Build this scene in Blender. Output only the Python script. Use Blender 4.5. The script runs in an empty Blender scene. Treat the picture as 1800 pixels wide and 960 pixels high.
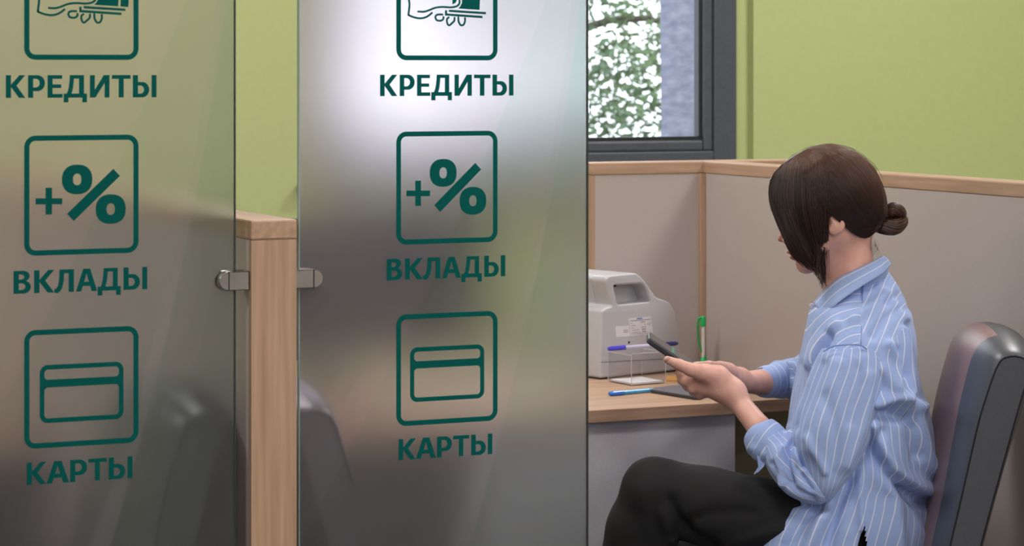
import bpy, bmesh, math, random
import numpy as np
from mathutils import Vector, noise
random.seed(7); np.random.seed(7)
S = bpy.context.scene
COL = S.collection

# ------------------------------------------------------------------ camera, world, lights, exposure
F = 4550.0; TH = math.atan(F / 10100.0); CT, ST = math.cos(TH), math.sin(TH); EYE = 1.42
cam = bpy.data.cameras.new('camera'); camo = bpy.data.objects.new('camera', cam); COL.objects.link(camo)
camo.location = (0, 0, EYE); camo.rotation_euler = (math.pi/2, 0, -TH)
cam.sensor_width = 36; cam.lens = 36 * F / 1800; cam.shift_y = -0.2
cam.dof.use_dof = True; cam.dof.focus_distance = 4.35; cam.dof.aperture_fstop = 11.0
cam.clip_end = 200
S.camera = camo
S.view_settings.view_transform = 'Standard'; S.view_settings.look = 'None'
S.view_settings.gamma = 1; S.view_settings.use_curve_mapping = False
S.view_settings.exposure = 0.0
S.cycles.max_bounces = 10; S.cycles.transmission_bounces = 8; S.cycles.transparent_max_bounces = 16
S.cycles.sample_clamp_indirect = 6

w = bpy.data.worlds.new('sky'); S.world = w; w.use_nodes = True
bg = w.node_tree.nodes['Background']; bg.inputs[0].default_value = (0.86, 0.92, 1.0, 1); bg.inputs[1].default_value = 3.4

def area(name, loc, sx, sy, power, color, rot=(0, 0, 0)):
    l = bpy.data.lights.new(name, 'AREA'); l.shape = 'RECTANGLE'; l.size = sx; l.size_y = sy
    l.energy = power; l.color = color
    o = bpy.data.objects.new(name, l); COL.objects.link(o); o.location = loc; o.rotation_euler = rot
    return o
LAMPS_AND_FILL = [(-0.6, -1.9), (1.8, -1.9), (4.2, -1.9), (1.2, 0.3), (3.6, 0.3), (-0.9, 2.6), (1.6, 2.6), (3.9, 2.6), (-0.9, 4.9), (1.6, 4.9), (3.9, 4.9)]  # rear row comes first: fill added behind the camera, no known fixtures
LP = [54, 54, 54, 24, 24, 18, 20, 22, 22, 30, 32]
for (lx, ly), pw in zip(LAMPS_AND_FILL, LP):
    area('ceiling_lamp_and_fill', (lx, ly, 2.86), 0.58, 0.58, pw, (1.0, 0.955, 0.93))
# daylight entering by the window in the back wall
po = area('window_portal', (2.888, 6.27, 1.835), 1.2, 1.4, 1, (1, 1, 1), (-math.pi/2, 0, 0)); po.data.cycles.is_portal = True
sun = bpy.data.lights.new('sun', 'SUN'); sun.energy = 2.0; sun.angle = 0.05
suno = bpy.data.objects.new('sun', sun); COL.objects.link(suno); suno.rotation_euler = (math.radians(55), 0, math.radians(150))

# ------------------------------------------------------------------ coordinates
def loc3(x, y, d, base=4.72):                     # (right, depth, up) of a photo point at depth base+d
    Z = base + d
    return np.array([(x - 900) / F * Z, Z, EYE - (y - 120) / F * Z])
def l2w(a):                                       # camera-aligned room frame -> world
    a = np.asarray(a, float)
    return np.stack([a[..., 0]*CT + a[..., 1]*ST, -a[..., 0]*ST + a[..., 1]*CT, a[..., 2]], -1)
def W(x, y, d, base=4.72): return l2w(loc3(x, y, d, base))
def PY(x, y, Y):
    r = (x - 900) / F; Z = Y / (CT - r*ST)
    return np.array([Z*(r*CT + ST), Y, EYE - (y - 120)/F*Z])
def PX(x, y, X):
    r = (x - 900) / F; Z = X / (r*CT + ST)
    return np.array([X, Z*(CT - r*ST), EYE - (y - 120)/F*Z])
def PZ(x, y, z):
    Z = (EYE - z) * F / (y - 120)
    return l2w(np.array([(x - 900)/F*Z, Z, z]))

# ------------------------------------------------------------------ materials
def srgb(r, g, b):
    f = lambda c: (c/255/12.92) if c/255 <= 0.04045 else ((c/255 + 0.055)/1.055)**2.4
    return (f(r), f(g), f(b), 1)
MATS = {}
def mat(name, col, rough=0.6, **kw):
    m = bpy.data.materials.new(name); m.use_nodes = True; MATS[name] = m
    b = m.node_tree.nodes['Principled BSDF']
    b.inputs['Base Color'].default_value = col; b.inputs['Roughness'].default_value = rough
    for k, v in kw.items(): b.inputs[k].default_value = v
    return m
def N(m, t, **kw):
    n = m.node_tree.nodes.new(t)
    for k, v in kw.items(): setattr(n, k, v)
    return n
def LK(m, a, b): m.node_tree.links.new(a, b)
def BS(m): return m.node_tree.nodes['Principled BSDF']
def noise_col(m, c1, c2, scale=(1, 1, 1), nscale=20, detail=4, lo=0.35, hi=0.65, bump=0, dist=0.001, coord='Object'):
    tc = N(m, 'ShaderNodeTexCoord'); mp = N(m, 'ShaderNodeMapping'); mp.inputs['Scale'].default_value = scale
    nz = N(m, 'ShaderNodeTexNoise'); nz.inputs['Scale'].default_value = nscale; nz.inputs['Detail'].default_value = detail
    cr = N(m, 'ShaderNodeValToRGB'); cr.color_ramp.elements[0].position = lo; cr.color_ramp.elements[1].position = hi
    cr.color_ramp.elements[0].color = c1; cr.color_ramp.elements[1].color = c2
    LK(m, tc.outputs[coord], mp.inputs[0]); LK(m, mp.outputs[0], nz.inputs['Vector'])
    LK(m, nz.outputs[0], cr.inputs[0]); LK(m, cr.outputs[0], BS(m).inputs['Base Color'])
    if bump:
        bp = N(m, 'ShaderNodeBump'); bp.inputs['Strength'].default_value = bump; bp.inputs['Distance'].default_value = dist
        LK(m, nz.outputs[0], bp.inputs['Height']); LK(m, bp.outputs[0], BS(m).inputs['Normal'])
    return m
def wood(name, c1, c2, scale):
    m = mat(name, c1, 0.5); noise_col(m, c1, c2, scale, 9, 6, 0.3, 0.7, 0.08); return m
WC1, WC2 = srgb(166, 133, 108), srgb(190, 157, 131)
wood_v = wood('oak_laminate_vertical', WC1, WC2, (12, 12, 0.5))
wood_x = wood('oak_laminate_along', WC1, WC2, (0.6, 10, 10))
wood_y = wood('oak_laminate_deep', WC1, WC2, (10, 0.6, 10))
beige = noise_col(mat('beige_laminate', srgb(178, 164, 158), 0.45), srgb(180, 169, 165), srgb(187, 176, 172), (1, 1, 1), 450, 2, 0.3, 0.7, 0.05, 0.0004)
grey_lam = noise_col(mat('grey_laminate', srgb(150, 148, 152), 0.6), srgb(186, 183, 188), srgb(194, 192, 197), (1, 1, 1), 400, 2)
green = noise_col(mat('green_paint', srgb(178, 196, 118), 0.75), srgb(184, 194, 135), srgb(187, 197, 138), (1, 1, 1), 60, 3, 0.3, 0.7)
white_paint = noise_col(mat('white_paint', srgb(200, 196, 192), 0.8), srgb(198, 194, 190), srgb(206, 203, 198), (1, 1, 1), 8, 3)
floor_m = noise_col(mat('floor_tile', srgb(120, 112, 106), 0.45), srgb(80, 75, 73), srgb(90, 85, 82), (1, 1, 1), 12, 5)
dark_frame = noise_col(mat('dark_grey_frame', srgb(86, 86, 94), 0.42), srgb(74, 77, 90), srgb(80, 83, 96), (1, 1, 1), 90, 2)
gasket = noise_col(mat('black_gasket', srgb(28, 30, 38), 0.5), srgb(26, 28, 36), srgb(32, 34, 42))
concrete = noise_col(mat('weathered_concrete', srgb(180, 180, 200), 0.9), srgb(104, 106, 128), srgb(140, 142, 162), (1, 1, 3.5), 9, 9, 0.3, 0.7, 0.5, 0.01)
chrome = noise_col(mat('chrome', srgb(200, 195, 195), 0.16, Metallic=1.0), srgb(150, 146, 146), srgb(165, 160, 160), (1, 1, 1), 30)
vinyl = noise_col(mat('teal_vinyl', srgb(6, 92, 88), 0.75), srgb(0, 84, 80), srgb(0, 88, 84), (1, 1, 1), 300, 2)
vinyl.node_tree.nodes['Principled BSDF'].inputs['Specular IOR Level'].default_value = 0.08
leather = noise_col(mat('grey_leatherette', srgb(84, 86, 92), 0.42), srgb(62, 66, 75), srgb(68, 72, 81), (1, 1, 1), 260, 3, 0.3, 0.7, 0.1, 0.0006)
BS(leather).inputs['Coat Weight'].default_value = 0.35; BS(leather).inputs['Coat Roughness'].default_value = 0.4; BS(leather).inputs['Coat IOR'].default_value = 1.7
leather_reflection = noise_col(mat('leatherette_rosy_reflection', srgb(140, 118, 118), 0.38), srgb(146, 116, 115), srgb(154, 124, 122), (1, 1, 1), 260, 3, 0.3, 0.7, 0.12, 0.0006)  # grey leatherette with a pink reflection put into its base colour
thread = noise_col(mat('black_thread', srgb(22, 22, 26), 0.8), srgb(20, 20, 24), srgb(28, 28, 32))
machine_m = noise_col(mat('light_grey_plastic', srgb(190, 190, 194), 0.35), srgb(188, 188, 193), srgb(194, 194, 199), (1, 1, 1), 500, 2, 0.3, 0.7, 0.1, 0.0003)
machine_dark = noise_col(mat('dark_plastic', srgb(44, 44, 46), 0.5), srgb(42, 42, 44), srgb(48, 48, 50))
screen_m = noise_col(mat('black_monitor_plastic', srgb(24, 25, 28), 0.4), srgb(44, 43, 47), srgb(52, 51, 55))
paper = noise_col(mat('white_paper', srgb(225, 222, 226), 0.8), srgb(222, 219, 223), srgb(228, 225, 229))
label_grey = noise_col(mat('label_print_grey', srgb(120, 118, 126), 0.8), srgb(108, 106, 116), srgb(132, 130, 138), (1, 1, 1), 900, 2)
label_blue = noise_col(mat('label_print_blue', srgb(60, 90, 190), 0.8), srgb(56, 86, 186), srgb(64, 94, 194))
yellow_m = noise_col(mat('orange_note_paper', srgb(205, 150, 80), 0.7), srgb(200, 145, 76), srgb(210, 155, 84))
pen_blue = noise_col(mat('sky_blue_plastic', srgb(70, 160, 215), 0.25), srgb(64, 155, 212), srgb(78, 166, 220))
pen_cap_blue = noise_col(mat('azure_plastic', srgb(50, 120, 215), 0.25), srgb(46, 116, 212), srgb(54, 124, 218))
pen_violet = noise_col(mat('violet_plastic', srgb(70, 60, 200), 0.3), srgb(64, 55, 195), srgb(76, 66, 205))
pen_navy = noise_col(mat('navy_plastic', srgb(30, 34, 92), 0.3), srgb(28, 32, 88), srgb(34, 38, 96))
pen_clear = noise_col(mat('milky_plastic', srgb(190, 188, 215), 0.3), srgb(185, 183, 210), srgb(196, 194, 220))
pen_green = noise_col(mat('green_plastic', srgb(30, 180, 90), 0.3), srgb(24, 172, 84), srgb(36, 188, 98))
pen_white = noise_col(mat('white_plastic', srgb(225, 222, 222), 0.3), srgb(222, 219, 219), srgb(228, 225, 225))
phone_m = noise_col(mat('charcoal_phone_body', srgb(58, 62, 68), 0.35), srgb(46, 50, 56), srgb(52, 56, 62))
phone_glass = noise_col(mat('phone_display', srgb(70, 74, 80), 0.12), srgb(66, 70, 76), srgb(74, 78, 84))
phone_reflection = mat('display_green_reflection', srgb(40, 150, 110), 0.2)  # green reflection on the display, painted as base colour
noise_col(phone_reflection, srgb(36, 145, 105), srgb(46, 155, 116))
trouser = noise_col(mat('black_trouser_cloth', srgb(20, 20, 22), 0.9), srgb(17, 17, 19), srgb(24, 24, 26), (1, 1, 1), 700, 2, 0.3, 0.7, 0.2, 0.0004)
button_m = noise_col(mat('pearl_button', srgb(214, 214, 226), 0.25), srgb(208, 208, 220), srgb(220, 220, 230))
shoe_m = noise_col(mat('black_shoe_leather', srgb(22, 22, 23), 0.4), srgb(20, 20, 21), srgb(26, 26, 27))
lamp_m = mat('lamp_diffuser', srgb(250, 245, 238), 0.6)
noise_col(lamp_m, srgb(248, 243, 236), srgb(252, 248, 242))
leaf_m = noise_col(mat('leaf', srgb(120, 150, 90), 0.6), srgb(70, 92, 72), srgb(112, 134, 88), (1, 1, 1), 1.2, 2, 0.35, 0.65)
BS(leaf_m).inputs['Subsurface Weight'].default_value = 0
bark_m = noise_col(mat('bark', srgb(110, 100, 90), 0.9), srgb(95, 86, 78), srgb(125, 114, 104), (1, 1, .3), 20)
skin = mat('skin', srgb(206, 158, 138), 0.48)
noise_col(skin, srgb(210, 158, 143), srgb(226, 176, 161), (1, 1, 1), 38, 6, 0.3, 0.7, 0.35, 0.0012)
BS(skin).inputs['Subsurface Weight'].default_value = 0.12; BS(skin).inputs['Subsurface Scale'].default_value = 0.006
BS(skin).inputs['Subsurface Radius'].default_value = (1, .35, .2)
lip_m = mat('lips', srgb(176, 98, 96), 0.45); noise_col(lip_m, srgb(170, 92, 90), srgb(182, 104, 100), (1, 1, 1), 80)
nail_m = mat('fingernail', srgb(214, 160, 150), 0.25); noise_col(nail_m, srgb(210, 156, 146), srgb(218, 166, 156), (1, 1, 1), 80)

# wallet: dark glitter
glit = mat('dark_glitter', srgb(60, 60, 70), 0.35)
tc = N(glit, 'ShaderNodeTexCoord'); vo = N(glit, 'ShaderNodeTexVoronoi'); vo.inputs['Scale'].default_value = 420
cr = N(glit, 'ShaderNodeValToRGB'); cr.color_ramp.elements[0].position = 0.0; cr.color_ramp.elements[0].color = srgb(225, 225, 240)
cr.color_ramp.elements[1].position = 0.24; cr.color_ramp.elements[1].color = srgb(104, 104, 114)
LK(glit, tc.outputs['Object'], vo.inputs['Vector']); LK(glit, vo.outputs['Distance'], cr.inputs[0]); LK(glit, cr.outputs[0], BS(glit).inputs['Base Color'])
glit_edge = noise_col(mat('wallet_edge', srgb(56, 54, 58), 0.6), srgb(52, 50, 54), srgb(60, 58, 62))

# acrylic
acr = bpy.data.materials.new('clear_acrylic'); acr.use_nodes = True; acr.node_tree.nodes.clear()
_o = N(acr, 'ShaderNodeOutputMaterial'); _t = N(acr, 'ShaderNodeBsdfTransparent'); _t.inputs[0].default_value = (.965, .965, .97, 1)
_g = N(acr, 'ShaderNodeBsdfGlossy'); _g.inputs['Roughness'].default_value = .06; 
_m = N(acr, 'ShaderNodeMixShader'); _m.inputs[0].default_value = 0.045; LK(acr, _t.outputs[0], _m.inputs[1]); LK(acr, _g.outputs[0], _m.inputs[2]); LK(acr, _m.outputs[0], _o.inputs[0])
acr_rim = noise_col(mat('acrylic_edge', srgb(200, 196, 205), 0.15), srgb(186, 182, 192), srgb(206, 202, 212), (1, 1, 1), 60)
winglass = mat('window_pane_glass', (1, 1, 1, 1), 0.0); BS(winglass).inputs['Transmission Weight'].default_value = 1.0; BS(winglass).inputs['IOR'].default_value = 1.02

# frosted glass with a printed swoosh of denser film
def mathn(m, op, a, b=None, c=None):
    n = N(m, 'ShaderNodeMath', operation=op)
    for i, v in enumerate((a, b, c)):
        if v is None: continue
        if isinstance(v, (int, float)): n.inputs[i].default_value = v
        else: LK(m, v, n.inputs[i])
    return n.outputs[0]
def frosted():
    m = bpy.data.materials.new('frosted_glass'); m.use_nodes = True; nt = m.node_tree; nt.nodes.clear()
    out = N(m, 'ShaderNodeOutputMaterial'); tc = N(m, 'ShaderNodeTexCoord'); sp = N(m, 'ShaderNodeSeparateXYZ')
    LK(m, tc.outputs['Object'], sp.inputs[0]); x, z = sp.outputs[0], sp.outputs[2]
    def side(pts):
        zz = np.array([p[0] for p in pts]); xx = np.array([p[1] for p in pts]); k = np.polyfit(zz, xx, 2)
        z2 = mathn(m, 'MULTIPLY', z, z)
        v = mathn(m, 'ADD', mathn(m, 'MULTIPLY', z2, float(k[0])), mathn(m, 'ADD', mathn(m, 'MULTIPLY', z, float(k[1])), float(k[2])))
        return mathn(m, 'MULTIPLY_ADD', mathn(m, 'SUBTRACT', x, v), 900.0, 0.5)
    def clamp(v):
        n = N(m, 'ShaderNodeClamp'); LK(m, v, n.inputs[0]); return n.outputs[0]
    s1 = clamp(side([(1.515, -.073), (1.38, -.122), (1.279, -.174), (1.1, -.26), (.8, -.42)]))
    s2 = clamp(side([(1.515, -.026), (1.29, -.066), (1.118, -.096), (.95, -.142), (.777, -.205)]))
    s3 = clamp(side([(1.515, -.012), (1.3, -.052), (1.12, -.078), (.97, -.12), (.76, -.18)]))
    # haze share of the film: denser on the left, a light swoosh between the 2nd and 3rd curve
    h = mathn(m, 'MULTIPLY_ADD', s1, -0.02, 0.09)
    h = mathn(m, 'MULTIPLY_ADD', s2, 0.04, h)
    h = mathn(m, 'MULTIPLY_ADD', s3, -0.05, h)
    nz = N(m, 'ShaderNodeTexNoise'); nz.inputs['Scale'].default_value = 500
    mp = N(m, 'ShaderNodeMapping'); mp.inputs['Scale'].default_value = (1, 1, 0.25)
    LK(m, tc.outputs['Object'], mp.inputs[0]); LK(m, mp.outputs[0], nz.inputs['Vector'])
    h = mathn(m, 'MULTIPLY_ADD', nz.outputs[0], 0.02, h)
    rf = N(m, 'ShaderNodeBsdfRefraction'); rf.inputs['IOR'].default_value = 1.3; rf.inputs['Roughness'].default_value = 0.32
    prev = (0.93, 0.885, 0.925, 1)
    for sv, colr in ((s1, (0.87, 0.865, 0.885, 1)), (s3, (0.80, 0.835, 0.835, 1))):   # denser tinted film printed to the right of the curves
        mx = N(m, 'ShaderNodeMix', data_type='RGBA'); LK(m, sv, mx.inputs[0]); mx.inputs[7].default_value = colr
        if isinstance(prev, tuple): mx.inputs[6].default_value = prev
        else: LK(m, prev, mx.inputs[6])
        prev = mx.outputs[2]
    LK(m, prev, rf.inputs['Color'])
    df = N(m, 'ShaderNodeBsdfDiffuse'); df.inputs['Color'].default_value = srgb(182, 180, 186)
    gl = N(m, 'ShaderNodeBsdfGlossy'); gl.inputs['Roughness'].default_value = 0.3
    m1 = N(m, 'ShaderNodeMixShader'); LK(m, h, m1.inputs[0]); LK(m, rf.outputs[0], m1.inputs[1]); LK(m, df.outputs[0], m1.inputs[2])
    fr = N(m, 'ShaderNodeFresnel'); fr.inputs['IOR'].default_value = 1.3
    m2 = N(m, 'ShaderNodeMixShader'); m2.inputs[0].default_value = 0.03; LK(m, m1.outputs[0], m2.inputs[1]); LK(m, gl.outputs[0], m2.inputs[2])
    LK(m, m2.outputs[0], out.inputs[0]); return m
frost = frosted()
edge_glass = noise_col(mat('polished_glass_edge', srgb(150, 168, 166), 0.15), srgb(140, 160, 158), srgb(165, 182, 180), (1, 1, .2), 30)
glass_dark_edge = noise_col(mat('dark_glass_edge', srgb(52, 66, 66), 0.2), srgb(48, 62, 62), srgb(58, 72, 72), (1, 1, .2), 30)

# striped cotton: reads the per-vertex stripe coordinate
def cloth(name, base1, base2, line, width):
    m = mat(name, base1, 0.82); b = BS(m)
    at = N(m, 'ShaderNodeAttribute', attribute_name='stripe')
    fr = mathn(m, 'FRACT', at.outputs['Fac']); d = mathn(m, 'ABSOLUTE', mathn(m, 'SUBTRACT', fr, 0.5))
    k = N(m, 'ShaderNodeClamp'); LK(m, mathn(m, 'MULTIPLY_ADD', d, -1/0.035, width/0.035 + 0.5), k.inputs[0])
    tc = N(m, 'ShaderNodeTexCoord'); nz = N(m, 'ShaderNodeTexNoise'); nz.inputs['Scale'].default_value = 900; nz.inputs['Detail'].default_value = 2
    LK(m, tc.outputs['Object'], nz.inputs['Vector'])
    mx = N(m, 'ShaderNodeMix', data_type='RGBA'); mx.inputs[6].default_value = base1; mx.inputs[7].default_value = base2; LK(m, nz.outputs[0], mx.inputs[0])
    m2 = N(m, 'ShaderNodeMix', data_type='RGBA'); m2.inputs[7].default_value = line; LK(m, mx.outputs[2], m2.inputs[6])
    LK(m, mathn(m, 'MULTIPLY', k.outputs[0], 0.75), m2.inputs[0]); LK(m, m2.outputs[2], b.inputs['Base Color'])
    n2 = N(m, 'ShaderNodeTexNoise'); n2.inputs['Scale'].default_value = 26; n2.inputs['Detail'].default_value = 5
    LK(m, tc.outputs['Object'], n2.inputs['Vector'])
    bp = N(m, 'ShaderNodeBump'); bp.inputs['Strength'].default_value = 0.45; bp.inputs['Distance'].default_value = 0.006
    LK(m, n2.outputs[0], bp.inputs['Height']); LK(m, bp.outputs[0], b.inputs['Normal'])
    b.inputs['Sheen Weight'].default_value = 0.1
    return m
shirt_m = cloth('blue_striped_cotton', srgb(154, 177, 228), srgb(162, 184, 232), srgb(236, 238, 246), 0.05)
seam_m = noise_col(mat('blue_seam', srgb(110, 132, 190), 0.9), srgb(128, 150, 206), srgb(134, 156, 212))
# hair
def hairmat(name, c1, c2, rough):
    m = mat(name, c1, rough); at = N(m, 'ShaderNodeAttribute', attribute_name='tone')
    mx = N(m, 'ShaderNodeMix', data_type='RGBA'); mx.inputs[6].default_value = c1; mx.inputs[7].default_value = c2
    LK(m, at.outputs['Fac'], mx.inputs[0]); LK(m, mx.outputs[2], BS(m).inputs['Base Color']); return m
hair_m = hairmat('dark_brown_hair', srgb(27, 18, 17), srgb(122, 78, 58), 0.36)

# ------------------------------------------------------------------ mesh helpers
def finish(name, me, m, parent=None, smooth=False):
    o = bpy.data.objects.new(name, me); COL.objects.link(o)
    if m is not None:
        for mm in (m if isinstance(m, (list, tuple)) else [m]): me.materials.append(mm)
    if smooth: me.polygons.foreach_set('use_smooth', [True]*len(me.polygons))
    if parent is not None: o.parent = parent
    return o
def obj(name, V, Fc, m, parent=None, smooth=False, local=False, attrs=None, mi=None):
    V = np.asarray(V, float)
    if parent is not None and not local:
        off = parent.matrix_basis.translation if parent.parent is None else parent.parent.matrix_basis.translation
        V = V - np.array(off)
    me = bpy.data.meshes.new(name); me.from_pydata([tuple(v) for v in V], [], [tuple(int(i) for i in f) for f in Fc]); me.update()
    if attrs:
        for k, a in attrs.items():
            at = me.attributes.new(k, 'FLOAT', 'POINT'); at.data.foreach_set('value', np.asarray(a, np.float32))
    o = finish(name, me, m, parent, smooth)
    if mi is not None: me.polygons.foreach_set('material_index', mi)
    return o
def thing(name, label, cat, loc=(0, 0, 0), rz=0, group=None):
    o = bpy.data.objects.new(name, None); COL.objects.link(o); o.empty_display_size = 0.05
    o.location = loc; o.rotation_euler = (0, 0, rz); tag(o, label, cat, group); return o
def tag(o, label, cat, group=None):
    o['label'] = label; o['category'] = cat
    if group: o['group'] = group
    return o
def box(c0, c1):
    x0, y0, z0 = c0; x1, y1, z1 = c1
    V = [(x0,y0,z0),(x1,y0,z0),(x1,y1,z0),(x0,y1,z0),(x0,y0,z1),(x1,y0,z1),(x1,y1,z1),(x0,y1,z1)]
    return V, [(0,3,2,1),(4,5,6,7),(0,1,5,4),(1,2,6,5),(2,3,7,6),(3,0,4,7)]
class MB:
    def __init__(s): s.V = []; s.F = []
    def add(s, V, Fc):
        n = len(s.V); s.V += [tuple(v) for v in V]; s.F += [tuple(i + n for i in f) for f in Fc]; return s
    def box(s, a, b): return s.add(*box(a, b))
    def obj(s, name, m, parent=None, **k): return obj(name, s.V, s.F, m, parent, **k)
def bevel(o, w, seg=2, ang=0.6):
    b = o.modifiers.new('bevel', 'BEVEL'); b.width = w; b.segments = seg; b.limit_method = 'ANGLE'; b.angle_limit = ang; return o
def struct(o): o['kind'] = 'structure'; return o
def extrude_poly(P, vec):                        # planar polygon P (n,3) pushed along vec
    P = np.asarray(P, float); n = len(P); V = np.vstack([P, P + np.asarray(vec)])
    return V, [tuple(range(n))[::-1], tuple(range(n, 2*n))] + [(i, (i+1) % n, n + (i+1) % n, n + i) for i in range(n)]
def tube(P, r, seg=8, cap=True):
    P = np.asarray(P, float); n = len(P); r = np.broadcast_to(np.asarray(r, float), (n,))
    T = np.gradient(P, axis=0); T /= np.linalg.norm(T, axis=1)[:, None] + 1e-12
    u = np.cross(T[0], [0.3, 0.2, 0.93]); u /= np.linalg.norm(u); V = []
    for i in range(n):
        u = u - T[i]*np.dot(u, T[i]); u /= np.linalg.norm(u) + 1e-12; v = np.cross(T[i], u)
        for k in range(seg):
            a = 2*math.pi*k/seg; V.append(P[i] + r[i]*(math.cos(a)*u + math.sin(a)*v))
    Fc = [(i*seg + k, i*seg + (k+1) % seg, (i+1)*seg + (k+1) % seg, (i+1)*seg + k) for i in range(n-1) for k in range(seg)]
    if cap: Fc += [tuple(range(seg))[::-1], tuple(range((n-1)*seg, n*seg))]
    return V, Fc
def spline(P, n, closed=False):
    P = np.asarray(P, float); m = len(P); out = []
    Q = np.vstack([2*P[0]-P[1], P, 2*P[-1]-P[-2]])
    for t in np.linspace(0, m-1, n):
        i = min(int(t), m-2); f = t - i; p0, p1, p2, p3 = Q[i], Q[i+1], Q[i+2], Q[i+3]
        out.append(0.5*((2*p1) + (-p0+p2)*f + (2*p0-5*p1+4*p2-p3)*f*f + (-p0+3*p1-3*p2+p3)*f**3))
    return np.array(out)

# ------------------------------------------------------------------ SDF tools (smooth continuous bodies)
def sd_cone(P, a, b, ra, rb):
    ab = b - a; L2 = float(ab @ ab) + 1e-12
    t = np.clip(((P - a) @ ab) / L2, 0, 1)
    return np.linalg.norm(P - a - t[..., None]*ab, axis=-1) - (ra + (rb - ra)*t)
def sd_ell(P, c, r, tilt=0):
    q = P - c
    if tilt:
        ca, sa = math.cos(tilt), math.sin(tilt); x = q[..., 0]*ca + q[..., 2]*sa; z = -q[..., 0]*sa + q[..., 2]*ca
        q = np.stack([x, q[..., 1], z], -1)
    r = np.asarray(r); k0 = np.linalg.norm(q / r, axis=-1); k1 = np.linalg.norm(q / (r*r), axis=-1) + 1e-9
    return k0*(k0 - 1)/k1
def smin(a, b, k): 
    h = np.clip(0.5 + 0.5*(b - a)/k, 0, 1); return b*(1-h) + a*h - k*h*(1-h)
def grid(lo, hi, h):
    ax = [np.arange(lo[i], hi[i] + h, h) for i in range(3)]
    return ax, np.stack(np.meshgrid(*ax, indexing='ij'), -1).astype(np.float32)
def nets(f, ax):
    nx, ny, nz = f.shape; s = f < 0
    c = [(i, j, k) for i in (0, 1) for j in (0, 1) for k in (0, 1)]
    sub = lambda a, o: a[o[0]:nx-1+o[0], o[1]:ny-1+o[1], o[2]:nz-1+o[2]]
    cnt = sum(sub(s, o).astype(np.int8) for o in c); mask = (cnt > 0) & (cnt < 8)
    idx = -np.ones(mask.shape, np.int64); ids = np.argwhere(mask); idx[mask] = np.arange(len(ids))
    vals = {o: sub(f, o)[mask] for o in c}; acc = np.zeros((len(ids), 3)); n = np.zeros(len(ids))
    for o in c:
        for a in range(3):
            if o[a] == 0:
                p = list(o); p[a] = 1; p = tuple(p); va, vb = vals[o], vals[p]; cr = (va < 0) != (vb < 0)
                t = np.where(cr, va/(va - vb + 1e-12), 0); pos = np.tile(np.array(o, float), (len(ids), 1)); pos[:, a] = t
                acc[cr] += pos[cr]; n[cr] += 1
    h = [a[1]-a[0] for a in ax]; V = (ids + acc/n[:, None])*h + [a[0] for a in ax]
    Fc = []
    for a in range(3):
        b, c2 = (a+1) % 3, (a+2) % 3
        sl0 = [slice(None)]*3; sl1 = [slice(None)]*3; sl0[a] = slice(0, -1); sl1[a] = slice(1, None)
        s0, s1 = s[tuple(sl0)], s[tuple(sl1)]; e = np.argwhere(s0 != s1)
        e = e[(e[:, b] > 0) & (e[:, c2] > 0) & (e[:, b] < f.shape[b]-1) & (e[:, c2] < f.shape[c2]-1)]
        if not len(e): continue
        def g(db, dc):
            q = e.copy(); q[:, b] -= db; q[:, c2] -= dc; return idx[q[:, 0], q[:, 1], q[:, 2]]
        quad = np.stack([g(1, 1), g(0, 1), g(0, 0), g(1, 0)], 1); inside = s0[e[:, 0], e[:, 1], e[:, 2]]
        quad[~inside] = quad[~inside][:, ::-1]; Fc.append(quad)
    return V, np.vstack(Fc)

# ================================================================== THE SETTING
YW = 6.3
fl = struct(obj('floor', *box((-2.5, -3, -0.1), (5.3, 6.9, 0)), floor_m))
ce = struct(obj('ceiling', *box((-2.5, -3, 2.9), (5.3, 6.9, 3.0)), white_paint))
struct(obj('wall_left', *box((-2.6, -3, 0), (-2.5, 6.9, 2.9)), white_paint))
struct(obj('wall_right', *box((5.2, -3, 0), (5.3, 6.9, 2.9)), green))
struct(obj('wall_front', *box((-2.5, -3.1, 0), (5.3, -3, 2.9)), white_paint))
WX0, WX1, WZ0, WZ1 = 2.26, 3.517, 1.120, 2.55
mb = MB()                                         # back wall with the window opening and a shallow step beside it
mb.box((-2.5, YW, 0), (WX0, YW+.06, 2.9)); mb.box((WX1, YW, 0), (3.56, YW+.06, 2.9))
mb.box((WX0, YW, 0), (WX1, YW+.06, WZ0)); mb.box((WX0, YW, WZ1), (WX1, YW+.06, 2.9))
mb.box((3.56, YW-.028, 0), (5.3, YW+.06, 2.9))
struct(mb.obj('wall_back', green))
win = thing('window_1', '', ''); del win['label']; del win['category']; win['kind'] = 'structure'; win.location = (2.87, YW, WZ0)
def ring_frame(x0, x1, z0, z1, t, y0, y1):
    m = MB(); m.box((x0, y0, z0), (x0+t, y1, z1)); m.box((x1-t, y0, z0), (x1, y1, z1))
    m.box((x0+t, y0, z0), (x1-t, y1, z0+t)); m.box((x0+t, y0, z1-t), (x1-t, y1, z1)); return m
bevel(ring_frame(WX0, WX1, WZ0, WZ1, .072, YW-.012, YW+.058).obj('window_frame', dark_frame, win), .004)
bevel(ring_frame(WX0+.072, WX1-.072, WZ0+.072, WZ1-.072, .030, YW-.006, YW+.045).obj('window_sash', dark_frame, win), .006)
ring_frame(WX0+.102, WX1-.102, WZ0+.102, WZ1-.102, .010, YW+.004, YW+.03).obj('window_gasket', gasket, win)
obj('window_pane', *box((WX0+.11, YW+.012, WZ0+.11), (WX1-.11, YW+.017, WZ1-.11)), winglass, win)
bevel(obj('window_sill', *box((WX0-.03, YW-.04, WZ0-.024), (WX1, YW-.0005, WZ0-.0)), dark_frame, win), .003)
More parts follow.
